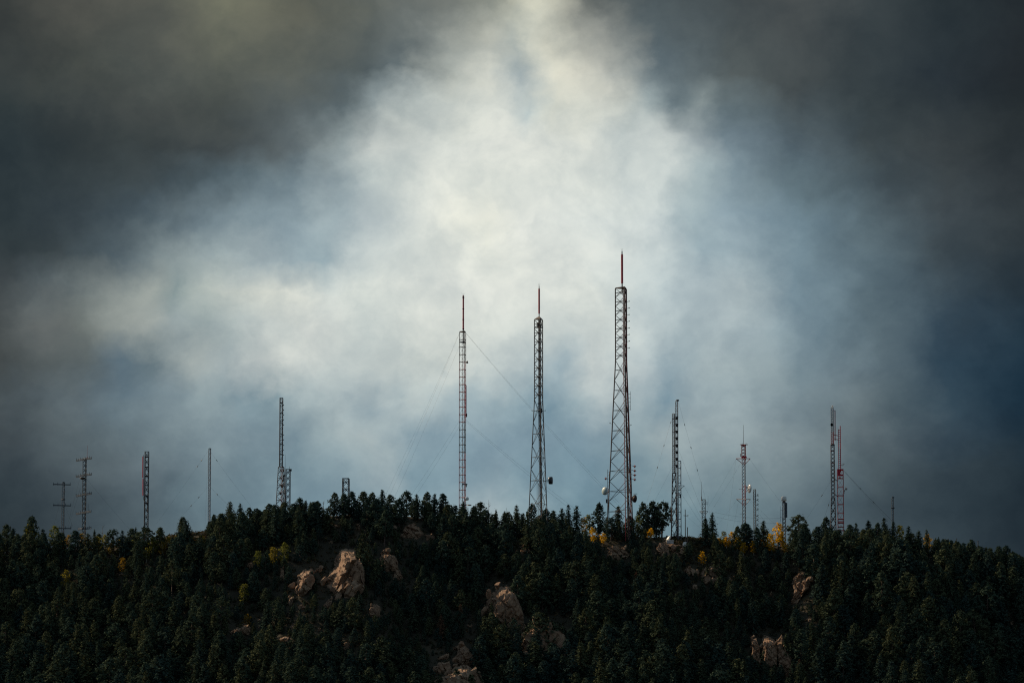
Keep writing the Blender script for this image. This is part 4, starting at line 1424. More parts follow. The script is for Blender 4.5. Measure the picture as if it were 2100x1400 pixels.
def lattice(T, kind, stations, a0, leg_r, br_r, mats, style='X', single=False, leg_mat=None, mid=True, leg_mats=None):
    """stations: list of (z, radius, cx) bottom to top, each neighbouring pair a bay.
    mats: function of height -> brace material. single: each brace a part of its own."""
    n = 3 if kind == 'tri' else 4
    leg_r, br_r = leg_r * 1.25, br_r * 1.2
    P = [ring_pts(kind, cx, r, z, a0) for z, r, cx in stations]
    for k in range(n):
        if leg_mats:
            runs, cur = [], None
            for i in range(len(P) - 1):
                m = leg_mats((stations[i][0] + stations[i + 1][0]) / 2)
                if m is not cur:
                    runs.append([m, []])
                    cur = m
                runs[-1][1].append(i)
            for m, ids in runs:
                mb = MB()
                for i in ids:
                    mb.tube(P[i][k], P[i + 1][k], leg_r, leg_r, 6, True)
                T.part('leg', mb, m)
        else:
            mb = MB()
            for i in range(len(P) - 1):
                mb.tube(P[i][k], P[i + 1][k], leg_r, leg_r, 6, True)
            T.part('leg', mb, leg_mat or mats(0))
    joined = {}

    def put_brace(nm, a, b, r, z):
        m = mats(z)
        if single:
            T.part(nm, MB().tube(a, b, r, r, 4, False), m)
        else:
            joined.setdefault((nm, m.name), (MB(), m))[0].tube(a, b, r, r, 4, False)
    for i in range(len(P) - 1):
        zc = (stations[i][0] + stations[i + 1][0]) / 2
        for k in range(n):
            a, b = P[i][k], P[i][(k + 1) % n]
            c, d = P[i + 1][k], P[i + 1][(k + 1) % n]
            if style == 'X':
                put_brace('diagonal_brace', a, d, br_r, zc)
                put_brace('diagonal_brace', b, c, br_r, zc)
                if mid:
                    put_brace('horizontal_brace', (a + c) / 2, (b + d) / 2, br_r * 0.9, zc)
            elif style == 'Z':
                if i % 2:
                    put_brace('diagonal_brace', a, d, br_r, zc)
                else:
                    put_brace('diagonal_brace', b, c, br_r, zc)
                put_brace('horizontal_brace', a, b, br_r, zc)
            elif style == 'H':
                put_brace('horizontal_brace', a, b, br_r * 1.25, zc)
                put_brace('diagonal_brace', a if i % 2 else b, d if i % 2 else c, br_r * 0.45, zc)
    top = P[-1]
    for k in range(n):
        put_brace('horizontal_brace', top[k], top[(k + 1) % n], br_r * 1.2, stations[-1][0])
    for (nm, _), (mb, m) in joined.items():
        T.part(nm, mb, m, None, 'stuff')
    return P


def const(m):
    return lambda z: m


def stations(T, zs, rf, cxf):
    return [(z, rf(z), cxf(z)) for z in zs]


def wire(T, a, b, r=0.035, mat=None, name='guy_wire', beads=()):
    a, b = Vector(a), Vector(b)
    r = r * (0.66 if r < 0.04 else 0.9)
    mb = MB()
    N = 6
    sag = (b - a).length * 0.012
    prev_ = a
    for i in range(1, N + 1):
        t = i / N
        q_ = a.lerp(b, t) - Vector((0, 0, sag * 4 * t * (1 - t)))
        mb.tube(prev_, q_, r, r, 4, False)
        prev_ = q_
    o = T.part(name, mb, mat or M['wire'])
    for t in beads:
        q_ = a.lerp(b, t) - Vector((0, 0, sag * 4 * t * (1 - t)))
        d = (b - a).normalized()
        T.part('insulator', MB().tube(q_ - d * 0.45, q_ + d * 0.45, 0.13, 0.13, 6), M['black'], o)
    return o


def dish(T, c, r, axis, depth=0.35, mat='white', shroud=0.0, back='grey_paint', mount=None):
    """parabolic dish with rim, feed hub and mount; axis points out of the mouth"""
    ax = Vector(axis).normalized()
    prof = [(-depth * r * 2, 0.12 * r), (-depth * r * 1.7, 0.45 * r), (-depth * r * 1.1, 0.78 * r), (-depth * r * 0.4, 0.96 * r), (0, r)]
    d = T.part('dish', MB().lathe(c, ax, prof + [(shroud, r), (shroud + 0.02, 0.97 * r)], 20), M[back], None, None, True)
    T.part('radome', MB().lathe(Vector(c) + ax * (shroud + 0.02), ax, [(0, 0.97 * r), (0.10 * r, 0.8 * r), (0.2 * r, 0.45 * r), (0.24 * r, 0.05)], 20), M[mat], d, None, True)
    if mount is not None:
        T.part('dish_mount', MB().tube(Vector(c) - ax * depth * r * 2, mount, 0.12, 0.12, 6).tube(Vector(mount) - Vector((0, 0, 0.8)), Vector(mount) + Vector((0, 0, 0.8)), 0.08), M['dark_steel'], d)
    return d


def bell(T, c, s, mat='black'):
    """small side-mounted FM bay: a stub, a ring and crossed arms"""
    c = Vector(c)
    b = T.part('antenna_bay', MB().lathe(c, (1, 0, 0), [(-0.5 * s, 0.25 * s), (-0.2 * s, 0.55 * s), (0.1 * s, 0.6 * s), (0.4 * s, 0.2 * s)], 10).tube(c - Vector((0, 0, 0.75 * s)), c + Vector((0, 0, 0.75 * s)), 0.14 * s).tube(c - Vector((0.8 * s, 0, 0)), c + Vector((0.75 * s, 0, 0)), 0.12 * s), M[mat])
    return b


def linspace(a, b, n):
    return [a + (b - a) * i / n for i in range(n + 1)]


# --- the tallest lattice tower (triangular, self supporting)
T = Tower('lattice_tower', 1277.5, 2392, 'tallest dark three-legged lattice tower with a thick red pole on top', 'tower')
m = T.m
zt, zk, z0 = T.z(591), T.z(738), 0.0
A0 = R(170)
zs = linspace(z0, zk, 9) + linspace(zk, zt, 8)[1:]
rf = lambda z: (14.2 if z >= zk else 14.2 + (34.0 - 14.2) * (zk - z) / (zk - z0)) * m
P = lattice(T, 'tri', stations(T, zs, rf, lambda z: 0), A0, 0.19, 0.085, const(M['dark_steel']), 'X', True)
T.part('top_platform', MB().add([p * 1.0 for p in P[-1]] + [p + Vector((0, 0, 0.35)) for p in P[-1]], [(0, 2, 1), (3, 4, 5), (0, 1, 4, 3), (1, 2, 5, 4), (2, 0, 3, 5)]), M['dark_steel'])
pz = T.z(581)
po = T.part('antenna_pole', MB().tube((0, 0, zt - 2), (0, 0, pz), 0.26, 0.26, 10), M['dark_steel'])
T.part('antenna_radome', MB().tube((0, 0, pz), (0, 0, T.z(522)), 0.45, 0.45, 14), M['red'], po)
T.part('pole_tip', MB().tube((0, 0, T.z(522)), (0, 0, T.z(515)), 0.27, 0.2, 10), M['black'], po)
for a in (0.3, 1.9, 3.5, 5.1):
    T.part('lightning_rod', MB().tube((0, 0, T.z(516)), (math.cos(a) * 0.55, math.sin(a) * 0.55, T.z(509)), 0.025, 0.015, 4), M['wire'], po)
# conduits and ladder inside
for k, (fx, fy, rr) in enumerate([(0.16, -0.5, 0.16), (0.30, -0.55, 0.13), (0.42, -0.3, 0.11), (0.55, 0.1, 0.15)]):
    mb = MB()
    for i in range(len(zs) - 1):
        ra, rb = rf(zs[i]), rf(zs[i + 1])
        mb.tube((fx * ra, fy * ra, zs[i]), (fx * rb, fy * rb, zs[i + 1]), rr, rr, 6, False)
    T.part('conduit', mb, M['rust_red'] if k in (0, 3) else M['dark_steel'])
lad = MB()
for s in (-0.22, 0.22):
    for i in range(len(zs) - 1):
        ra, rb = rf(zs[i]), rf(zs[i + 1])
        lad.tube((0.48 * ra + s, -0.12 * ra, zs[i]), (0.48 * rb + s, -0.12 * rb, zs[i + 1]), 0.05, 0.05, 4, False)
z = 1.0
while z < zt:
    r0 = rf(z)
    lad.box((0.48 * r0, -0.12 * r0, z), (0.5, 0.05, 0.06))
    z += 0.8
T.part('ladder', lad, M['dark_steel'])
for k in range(15):
    z = T.z(595 + k * 9.3)
    T.part('cable_hanger', MB().box((0.22 * rf(z), -0.5 * rf(z), z), (1.5, 0.12, 0.14)), M['dark_steel'])
for k in range(8):
    z = T.z(618 + 13.6 * k)
    T.part('stub_antenna', MB().tube((T.x(1285, 640), 0.6, z - 0.12), (T.x(1291.5, 640), 0.1, z + 0.12), 0.09, 0.09, 5).box((T.x(1290.5, 640), 0.15, z + 0.1), (0.5, 0.5, 0.22)), M['dark_steel'])
wa = T.part('whip_antenna', MB().tube(T.pt(1292.8, 841), T.pt(1292.8, 802), 0.08, 0.06, 5), M['slate_steel'])
for py in (807, 815, 824, 833, 839):
    T.part('dipole', MB().tube(T.pt(1288, py + 1), T.pt(1293.5, py), 0.06, 0.06, 4), M['slate_steel'], wa)
for py in (956, 965, 974, 983):
    b = bell(T, T.pt(1302, py), 0.85, 'rust_red')
    T.part('arm', MB().tube(T.pt(1295, py - 2), T.pt(1301, py), 0.09), M['dark_steel'], b)
side = T.part('side_mast', MB().tube((T.x(1245.5), 0, T.z(1075)), (T.x(1246.5), 0, T.z(962)), 0.10, 0.10, 5).tube((T.x(1249), 0.6, T.z(1075)), (T.x(1249.5), 0.6, T.z(966)), 0.08, 0.08, 5), M['slate_steel'])
for k in range(14):
    T.part('rung', MB().tube((T.x(1245.5), 0, T.z(1060 - 7 * k)), (T.x(1249.3), 0.6, T.z(1057 - 7 * k)), 0.05, 0.05, 4), M['slate_steel'], side)
b = bell(T, T.pt(1242.5, 981), 0.85, 'rust_red')
T.part('arm', MB().tube(T.pt(1247, 981), T.pt(1243, 981), 0.08), M['dark_steel'], b)
dish(T, T.pt(1241.5, 1006.5), 1.65, (-0.72, -0.66, 0.02), 0.3, 'teal_radome', 0.5, 'white', T.pt(1247.5, 1006))
dish(T, T.pt(1301, 1022), 1.6, (0.9, 0.42, 0), 0.25, 'grey_paint', 0.4, 'dark_steel', T.pt(1297, 1022))
T.part('equipment_bracket', MB().box(T.pt(1244, 1027), (0.6, 0.6, 1.6)).box(T.pt(1303, 1012), (1.6, 0.2, 0.2)), M['dark_steel'])
for px, py in ((1251, 868), (1294, 872)):
    T.part('beacon_lamp', MB().lathe(T.pt(px, py), (0, 0, 1), [(0, .16), (.3, .2), (.45, .08)], 8).tube(T.pt(px, py), T.pt(px + (4 if px < 1270 else -4), py + .5), 0.05), M['black'])

# --- the middle lattice tower
T = Tower('lattice_tower', 1106, 2396, 'slender dark three-legged lattice tower with capped top and thin red pole, left of tallest', 'tower')
m = T.m
zt, zk = T.z(655), T.z(818)
zs = linspace(0, zk, 6) + linspace(zk, zt, 9)[1:]
rf = lambda z: (10.1 if z >= zk else 10.1 + (25.0 - 10.1) * (zk - z) / zk) * m
P = lattice(T, 'tri', stations(T, zs, rf, lambda z: 0), R(164), 0.15, 0.075, const(M['slate_steel']), 'X', True)
ap = Vector((0, 0, T.z(648)))
T.part('cap_roof', MB().add(list(P[-1]) + [p + Vector((0, 0, 0.3)) for p in P[-1]] + [ap], [(0, 2, 1), (0, 1, 4, 3), (1, 2, 5, 4), (2, 0, 3, 5), (3, 4, 6), (4, 5, 6), (5, 3, 6)]), M['dark_steel'])
zp = T.z(672)
P2 = ring_pts('tri', 0, 10.1 * m, zp, R(164))
T.part('work_platform', MB().add(P2 + [p + Vector((0, 0, 0.3)) for p in P2], [(0, 2, 1), (3, 4, 5), (0, 1, 4, 3), (1, 2, 5, 4), (2, 0, 3, 5)]), M['dark_steel'])
T.part('equipment_cabinet', MB().box((-0.3, -0.1, zp + 1.2), (1.1, 0.9, 1.9)), M['dark_steel'])
T.part('equipment_cabinet', MB().box((0.7, 0.0, zp + 0.8), (0.6, 0.6, 1.1)), M['slate_steel'])
po = T.part('antenna_pole', MB().tube((0, 0, T.z(650)), (0, 0, T.z(643)), 0.2, 0.2, 10), M['dark_steel'])
T.part('antenna_radome', MB().tube((0, 0, T.z(643)), (0, 0, T.z(592)), 0.36, 0.36, 12), M['red'], po)
T.part('pole_tip', MB().tube((0, 0, T.z(592)), (0, 0, T.z(586.5)), 0.2, 0.15, 8), M['black'], po)
for a in (0.3, 1.9, 3.5, 5.1):
    T.part('lightning_rod', MB().tube((0, 0, T.z(587)), (math.cos(a) * 0.5, math.sin(a) * 0.5, T.z(581)), 0.022, 0.014, 4), M['wire'], po)
for k, (fx, fy, rr) in enumerate([(-0.16, -0.3, 0.12), (0.02, -0.35, 0.16), (0.10, -0.2, 0.12), (0.22, 0.2, 0.1)]):
    mb = MB()
    for i in range(len(zs) - 1):
        ra, rb = rf(zs[i]), rf(zs[i + 1])
        sh = 0.25 * (ra - rf(zt))
        sh2 = 0.25 * (rb - rf(zt))
        mb.tube((fx * rf(zt) + sh, fy * ra, zs[i]), (fx * rf(zt) + sh2, fy * rb, zs[i + 1]), rr, rr, 6, False)
    T.part('conduit', mb, M['slate_steel'] if k % 2 else M['dark_steel'])
for k in range(9):
    z = T.z(682 + 18.2 * k)
    T.part('cable_hanger', MB().box((-0.1, -0.4, z), (1.3, 0.5, 0.35)), M['dark_steel'])
T.part('cable_cage', MB().box((0.9, -0.4, T.z(842)), (0.8, 0.8, 1.8)), M['slate_steel'])
T.part('lower_ladder', MB().tube((-0.9, 0.5, 0), (-0.9, 0.5, T.z(990)), 0.08).tube((-0.3, 0.5, 0), (-0.3, 0.5, T.z(990)), 0.08), M['galv'])
for px in (1091, 1118):
    py = 842.5
    T.part('beacon_lamp', MB().lathe(T.pt(px, py), (0, 0, 1), [(0, .14), (.28, .18), (.42, .08)], 8).tube(T.pt(px, py), T.pt(1096 if px < 1100 else 1113, py + .5), 0.05), M['black'])
dr = T.part('drum_antenna', MB().lathe(T.pt(1125.5, 985), (1, -0.2, 0), [(0, 0.9), (0.05, 1.45), (0.5, 1.55), (1.45, 1.55), (1.5, 1.4)], 20), M['black'], None, None, True)
T.part('drum_mount', MB().tube(T.pt(1119, 985), T.pt(1125.5, 985), 0.16).tube(T.pt(1122, 979), T.pt(1122, 990), 0.1), M['dark_steel'], dr)

# --- the guyed mast with the red topped pole
T = Tower('guyed_mast', 949.5, 2398, 'straight guyed mast with slim red pole on top, red and grey lattice', 'mast')
m = T.m
zt = T.z(681)
zs = linspace(0, zt, int(zt / (15.3 * m)))
red_bands = lambda z: M['rust_red'] if (T.z(1060) < z < T.z(930) or T.z(870) < z < T.z(740)) else M['dark_steel']
P = lattice(T, 'tri', stations(T, zs, lambda z: 8.0 * m, lambda z: 0), R(170), 0.10, 0.07, red_bands, 'H', True, leg_mats=red_bands)
po = T.part('antenna_pole', MB().tube((0, 0, T.z(704)), (0, 0, T.z(676)), 0.24, 0.24, 10), M['dark_steel'])
T.part('antenna_radome', MB().tube((0, 0, T.z(676)), (0, 0, T.z(606)), 0.34, 0.31, 12), M['red'], po)
for py in (608, 611, 633, 655, 675):
    T.part('collar', MB().tube((0, 0, T.z(py) - 0.14), (0, 0, T.z(py) + 0.14), 0.42, 0.42, 10), M['black'], po)
for a in (0.3, 1.4, 2.7, 3.5, 5.1):
    T.part('lightning_rod', MB().tube((0, 0, T.z(606)), (math.cos(a) * 0.8, math.sin(a) * 0.8, T.z(600.5)), 0.022, 0.014, 4), M['wire'], po)
for py in (681, 702.5):
    z = T.z(py)
    Q2 = ring_pts('tri', 0, 8.0 * m, z, R(170))
    T.part('platform', MB().add(Q2 + [p + Vector((0, 0, 0.4)) for p in Q2], [(0, 2, 1), (3, 4, 5), (0, 1, 4, 3), (1, 2, 5, 4), (2, 0, 3, 5)]), M['black'])
T.part('feed_line', MB().tube((-0.15, -0.3, 0), (-0.15, -0.3, T.z(716)), 0.13, 0.13, 6).tube((-0.15, -0.3, T.z(716)), (0, 0, T.z(704)), 0.13, 0.13, 6), M['dark_steel'])
T.part('side_tube_antenna', MB().tube((T.x(955.2), -0.6, T.z(856)), (T.x(955.2), -0.6, T.z(790)), 0.27, 0.27, 10), M['red'])
T.part('tuning_box', MB().box(T.pt(956.5, 851, -0.5), (0.6, 0.6, 1.3)), M['dark_steel'])
T.part('horn_antenna', MB().lathe(T.pt(955, 743, -0.5), (1, -0.3, 0.1), [(0, 0.25), (0.3, 0.35), (0.9, 0.6), (0.95, 0.5)], 10), M['black'])
T.part('rest_platform', MB().box((T.x(953), -0.5, T.z(993)), (11 * m, 1.6, 0.28)).box((T.x(956), -0.5, T.z(996)), (0.5, 0.4, 1.0)), M['black'])
d_ = T.part('drum_antenna', MB().lathe(T.pt(954, 1022.5, -1.0), (1, -0.55, 0), [(0, 0.55), (0.05, 0.7), (1.3, 0.72), (1.4, 0.6)], 18), M['white'], None, None, True)
T.part('flat_antenna', MB().tube(T.pt(955, 1034, -0.5), T.pt(961, 1034, -0.5), 0.08).lathe(T.pt(962.5, 1035, -0.5), (0, 0, 1), [(-0.22, 0.8), (-0.12, 0.95), (0.1, 0.85), (0.2, 0.3)], 14), M['grey_paint'])
yl = float(ridge_y(-35))
for i, (pa, pb) in enumerate([((942, 683), (797, 1000)), ((942, 684), (805, 1000)), ((943, 706), (817, 1000)), ((942, 862), (846, 1010)), ((943, 872), (856, 1010)),
                              ((956, 683), (1247, 1005)), ((956, 684), (1241, 1005)), ((956, 861), (1172, 1036)), ((956, 864), (1162, 1036))]):
    wire(T, T.pt(*pa), T.pt(pb[0] + (pb[0] - pa[0]) * 0.12, pb[1] + (pb[1] - pa[1]) * 0.12, 14), 0.032)

# --- tower with stub antennas and its neighbour
T = Tower('lattice_tower', 577, 2397, 'narrow dark mast with ten stub antennas on its right side, widening at base', 'tower')
m = T.m
zt, zk = T.z(816), T.z(957)
lattice(T, 'sq', stations(T, linspace(zk, zt, 18), lambda z: 4.1 * m, lambda z: T.x(576.6, 900)), R(38), 0.10, 0.06, lambda z: M['dark_steel'], 'Z', False)
rf = lambda z: (7.2 + (13.5 - 7.2) * (zk - z) / zk) * m
lattice(T, 'tri', stations(T, linspace(0, zk, 8), rf, lambda z: 0), R(170), 0.12, 0.07, const(M['dark_steel']), 'X', True)
for py in (831, 841, 851, 861, 871.5, 892, 902, 913, 923, 933):
    T.part('stub_antenna', MB().tube(T.pt(579, py), T.pt(582.3, py), 0.07, 0.07, 5).box(T.pt(581.8, py - 0.6), (0.26, 0.3, 0.42)), M['dark_steel'])
for k in range(7):
    T.part('horizontal_ring', MB().box((T.x(576.6, 850), 0, T.z(826 + 21 * k)), (6.4 * m, 6.4 * m, 0.16), R(-7)), M['black'])
for fx in (-0.4, 0.0, 0.45):
    T.part('conduit', MB().tube((fx + 0.4, -0.3, 0), (fx, -0.2, zk), 0.14, 0.1, 6), M['rust_red'] if fx == 0 else M['dark_steel'])
for (px, py, s) in ((580, 985, 1.0), (578.5, 996, 1.2), (583, 975, .8), (575, 1012, .8)):
    T.part('equipment_box', MB().box(T.pt(px, py), (s * 0.8, s * 0.7, s)), M['dark_steel'])
T.part('beacon_lamp', MB().lathe(T.pt(576.3, 1019, -2), (0, 0, 1), [(0, .2), (.2, .32), (.5, .3), (.7, .1)], 10), M['white'])
T = Tower('lattice_tower', 590, 2396, 'short square lattice tower close beside the stub antenna tower', 'tower')
m = T.m
zt = T.z(962)
lattice(T, 'sq', stations(T, linspace(0, zt, 9), lambda z: 6.2 * m, lambda z: 0), R(40), 0.11, 0.07, const(M['galv']), 'X', True)
T.part('camera_box', MB().box(T.pt(595.5, 963.5), (1.1, 1.0, 0.8)).tube(T.pt(594, 961), T.pt(594, 956), 0.06), M['black'])
T.part('whip_antenna', MB().tube(T.pt(585.6, 963), T.pt(585.4, 931), 0.045, 0.03, 5), M['wire'])

# --- small square tower
T = Tower('lattice_tower', 709, 2404, 'small open square tower top rising behind the highest skyline pines', 'tower')
m = T.m
zt = T.z(981)
rf = lambda z: (8.6 + 1.4 * (zt - z) / zt) * m
lattice(T, 'sq', stations(T, linspace(0, zt, 6), rf, lambda z: 0), R(37), 0.13, 0.085, const(M['far_galv']), 'X', True)

# --- thin pale mast
T = Tower('guyed_mast', 428.6, 2440, 'plain thin pale grey mast on bare ridge left of the dark pines', 'mast')
m = T.m
zt = T.z(920)
lattice(T, 'tri', stations(T, linspace(0, zt, 42), lambda z: 2.7 * m, lambda z: 0), R(170), 0.09, 0.05, const(M['pale_galv']), 'Z', False)
T.part('top_cap', MB().box((0, 0, zt + 0.1), (5.2 * m, 4 * m, 0.25)), M['far_galv'])
for (a, b, bd) in [((431, 925), (525, 1050), (0.13,)), ((431, 998), (475, 1042), (0.3,)), ((426, 925), (330, 1060), (0.12, 0.2)), ((426, 998), (370, 1060), (0.3, 0.55)), ((427, 925), (420, 1085), ())]:
    wire(T, T.pt(*a), T.pt(b[0] + (b[0] - a[0]) * .1, b[1] + (b[1] - a[1]) * .1, 8), 0.028, None, 'guy_wire', bd)

# --- mast with red tube
T = Tower('lattice_mast', 299, 2425, 'square lattice mast with a long red tube antenna down its left side', 'mast')
m = T.m
zt = T.z(926)
lattice(T, 'sq', stations(T, linspace(0, zt, 16), lambda z: 5.4 * m, lambda z: 0), R(40), 0.10, 0.06, lambda z: M['galv'] if z > T.z(940) else M['slate_steel'], 'X', False, leg_mats=lambda z: M['galv'] if z > T.z(935) else M['slate_steel'])
for py in (937, 957.5, 976, 995, 1016, 1031):
    T.part('horizontal_ring', MB().box((0, 0, T.z(py)), (8.3 * m, 8.3 * m, 0.22), R(-5)), M['dark_steel'])
T.part('tube_antenna', MB().tube((T.x(293.4, 950), -0.4, T.z(979.5)), (T.x(293.2, 950), -0.4, T.z(936)), 0.27, 0.27, 10), M['red'])
T.part('tube_antenna', MB().tube((T.x(293.6), -0.4, T.z(1016)), (T.x(293.4), -0.4, T.z(981.5)), 0.27, 0.27, 10), M['red'])
T.part('white_coupling', MB().tube((T.x(293.4), -0.4, T.z(981.5)), (T.x(293.4), -0.4, T.z(979.5)), 0.22, 0.22, 10), M['white'])
T.part('tube_bracket', MB().tube((T.x(293.5), -0.4, T.z(1016)), (T.x(295.5), 0, T.z(1026)), 0.1).tube((T.x(293.4), -0.4, T.z(936)), (T.x(293.4), -0.4, T.z(933)), 0.12), M['dark_steel'])
T.part('side_tube', MB().tube((T.x(303.6), -0.2, T.z(1050)), (T.x(303.6), -0.2, T.z(1016)), 0.3, 0.3, 10).tube((T.x(303.4), -0.2, T.z(1016)), (T.x(303.4), -0.2, T.z(1013)), 0.1), M['slate_steel'])

# --- dipole arm mast
T = Tower('guyed_mast', 171.3, 2450, 'grey mast carrying five tilted arms of small upright dipoles', 'mast')
m = T.m
zt = T.z(939.5)
lattice(T, 'tri', stations(T, linspace(0, zt, 26), lambda z: 4.3 * m, lambda z: 0), R(170), 0.10, 0.06, lambda z: M['far_galv'] if z > T.z(1010) else M['slate_steel'], 'X', False, mid=False)
for (xa, ya, xb, yb_) in ((156.5, 945, 188, 940), (156, 978, 188, 973), (156.5, 1018, 188, 1012), (156, 1054.5, 187, 1049), (160, 1086, 187, 1083)):
    arm = T.part('antenna_arm', MB().tube(T.pt(xa, ya, 2), T.pt(xb, yb_, -3), 0.19, 0.19, 5).tube(T.pt(xa, ya - 2.4, 2), T.pt(xb, yb_ - 2.4, -3), 0.13, 0.13, 4), M['far_galv'])
    for k in range(8):
        t = k / 7
        x_, y_ = xa + (xb - xa) * t, ya + (yb_ - ya) * t
        T.part('dipole', MB().tube(T.pt(x_, y_ + 0.8, 2 - 5 * t), T.pt(x_, y_ - (6.0 if k % 2 == 0 else 4.2), 2 - 5 * t), 0.11, 0.08, 4), M['far_galv'], arm)
T.part('whip_antenna', MB().tube(T.pt(178.6, 941), T.pt(179.4, 913), 0.08, 0.04, 5).lathe(T.pt(178.8, 940), (0, 0, 1), [(0, .2), (.6, .2), (.8, .1)], 8), M['rust_red'])
T.part('whip_antenna', MB().tube(T.pt(181, 1053), T.pt(181, 1032), 0.06, 0.04, 5), M['far_galv'])
T.part('guy_collar', MB().lathe((T.x(169.5, 980), 0, T.z(981)), (0, 0, 1), [(-0.3, 0.7), (0.2, 1.4), (0.4, 1.2)], 10), M['black'])
for (a, b) in [((177, 981), (280, 1100)), ((163, 983), (140, 1070)), ((165, 1000), (138, 1085)), ((176, 1000), (182, 1086))]:
    wire(T, T.pt(*a), T.pt(b[0], b[1], 10), 0.03)

# --- far crossarm mast
T = Tower('guyed_mast', 127, 2500, 'faded small mast with two crossarms, leftmost of all masts', 'mast')
m = T.m
zt = T.z(990)
lattice(T, 'tri', stations(T, linspace(0, zt, 20), lambda z: 3.1 * m, lambda z: 0), R(170), 0.08, 0.05, const(M['far_galv']), 'Z', False)
for (xa, ya, xb, yb_) in ((108.5, 992.5, 145, 993.5), (109, 1035.5, 146, 1036.5), (120, 1082.5, 146, 1083)):
    arm = T.part('antenna_arm', MB().tube(T.pt(xa, ya), T.pt(xb, yb_), 0.24, 0.24, 5), M['far_galv'])
    for x_ in (xa + 1.5, xa + 10, xb - 12, xb - 1):
        T.part('dipole', MB().tube(T.pt(x_, ya + 2), T.pt(x_, ya - 4), 0.13, 0.1, 4), M['far_galv'], arm)
T.part('guy_collar', MB().lathe((0, 0, T.z(1024)), (0, 0, 1), [(-0.1, 0.9), (0.1, 0.9), (0.5, 0.3)], 10), M['slate_steel'])
T.part('top_lamp', MB().box((0, 0, zt + 0.2), (0.8, 0.8, 0.5)), M['slate_steel'])
T.part('whip_antenna', MB().tube(T.pt(146, 1083), T.pt(146.5, 1072), 0.05, 0.03, 4), M['far_galv'])
T.part('side_yagi', MB().tube(T.pt(128, 1007), T.pt(134, 1007.5), 0.07).tube(T.pt(133.5, 1005.5), T.pt(133.5, 1009), 0.04), M['far_galv'])
for (a, b) in [((130, 1026), (150, 1080)), ((124, 1026), (108, 1085))]:
    wire(T, T.pt(*a), T.pt(b[0], b[1], 10), 0.028)

# --- bell antenna cluster: three masts side by side
T = Tower('lattice_mast', 1383, 2398, 'grey lattice mast widening below, left one of the bell antenna cluster', 'mast')
m = T.m
zt, zk = T.z(848), T.z(970)
lattice(T, 'tri', stations(T, linspace(zk, zt, 30), lambda z: 3.1 * m, lambda z: T.x(1382, 900)), R(170), 0.09, 0.05, lambda z: M['pale_galv'] if z > T.z(910) else M['dark_steel'], 'Z', False)
lattice(T, 'sq', stations(T, linspace(0, zk, 6), lambda z: (4.6 + 4.4 * (zk - z) / zk) * m, lambda z: 0), R(40), 0.13, 0.08, const(M['dark_steel']), 'X', True)
for py in (859, 886, 914):
    T.part('spacer_arm', MB().tube(T.pt(1379, py), T.pt(1387, py), 0.12), M['dark_steel'])
T = Tower('guyed_mast', 1389.6, 2397, 'tallest thin grey mast of the cluster, strung with eight dark bell antennas', 'mast')
m = T.m
zt = T.z(822)
lattice(T, 'tri', stations(T, linspace(0, zt, 54), lambda z: 3.1 * m, lambda z: 0), R(170), 0.09, 0.05, const(M['pale_galv']), 'Z', False)
T.part('top_cap', MB().lathe((T.x(1389.6, 830), 0, zt), (0, 0, 1), [(0, 0.65), (0.5, 0.65), (0.6, 0.4)], 12), M['galv'])
for k in range(8):
    py = 857.5 + 14 * k
    c = T.pt(1388, py, -0.8)
    T.part('bell_antenna', MB().lathe(c - Vector((0, 0, 0.55)), (0, 0, 1), [(0, 0.28), (0.25, 0.45), (0.75, 0.62), (1.1, 0.66), (1.15, 0.5)], 12).box(c + Vector((-0.2, 0, 0.35)), (1.5, 0.5, 0.25)), M['black'])
for (a, b, bd) in [((1387, 826), (1329, 1020), (0.17, 0.38, 0.58)), ((1392, 826), (1451, 1035), (0.18, 0.37, 0.56)), ((1387, 940), (1338, 1035), ()), ((1393, 925), (1440, 1045), ()), ((1393, 1005), (1440, 1075), ())]:
    wire(T, T.pt(*a), T.pt(b[0] + (b[0] - a[0]) * .15, b[1] + (b[1] - a[1]) * .15, 6), 0.032, None, 'guy_wire', bd)
T = Tower('lattice_mast', 1393, 2396, 'broad square lower mast at right of the bell antenna cluster', 'mast')
m = T.m
zt = T.z(945)
lattice(T, 'sq', stations(T, linspace(0, zt, 11), lambda z: 4.6 * m, lambda z: T.x(1393.2, 1000)), R(40), 0.10, 0.06, const(M['galv']), 'H', False)
T.part('side_pipe', MB().tube((T.x(1396.5), -0.2, T.z(992)), (T.x(1396.3), -0.2, T.z(946)), 0.13, 0.13, 8), M['rust_red'])
T.part('guy_bracket', MB().tube(T.pt(1394, 995), T.pt(1403.5, 995.5), 0.1).tube(T.pt(1395, 1003), T.pt(1403.5, 995.5), 0.1).tube(T.pt(1394, 994), T.pt(1394, 1004), 0.1), M['galv'])
T.part('equipment_box', MB().box(T.pt(1395.5, 1016.5), (0.5, 0.8, 1.5)), M['black'])
T.part('equipment_box', MB().box(T.pt(1391, 1013), (1.2, 0.7, 1.3)), M['white'])
wire(T, T.pt(1403.5, 996), T.pt(1445, 1075, 5), 0.028)

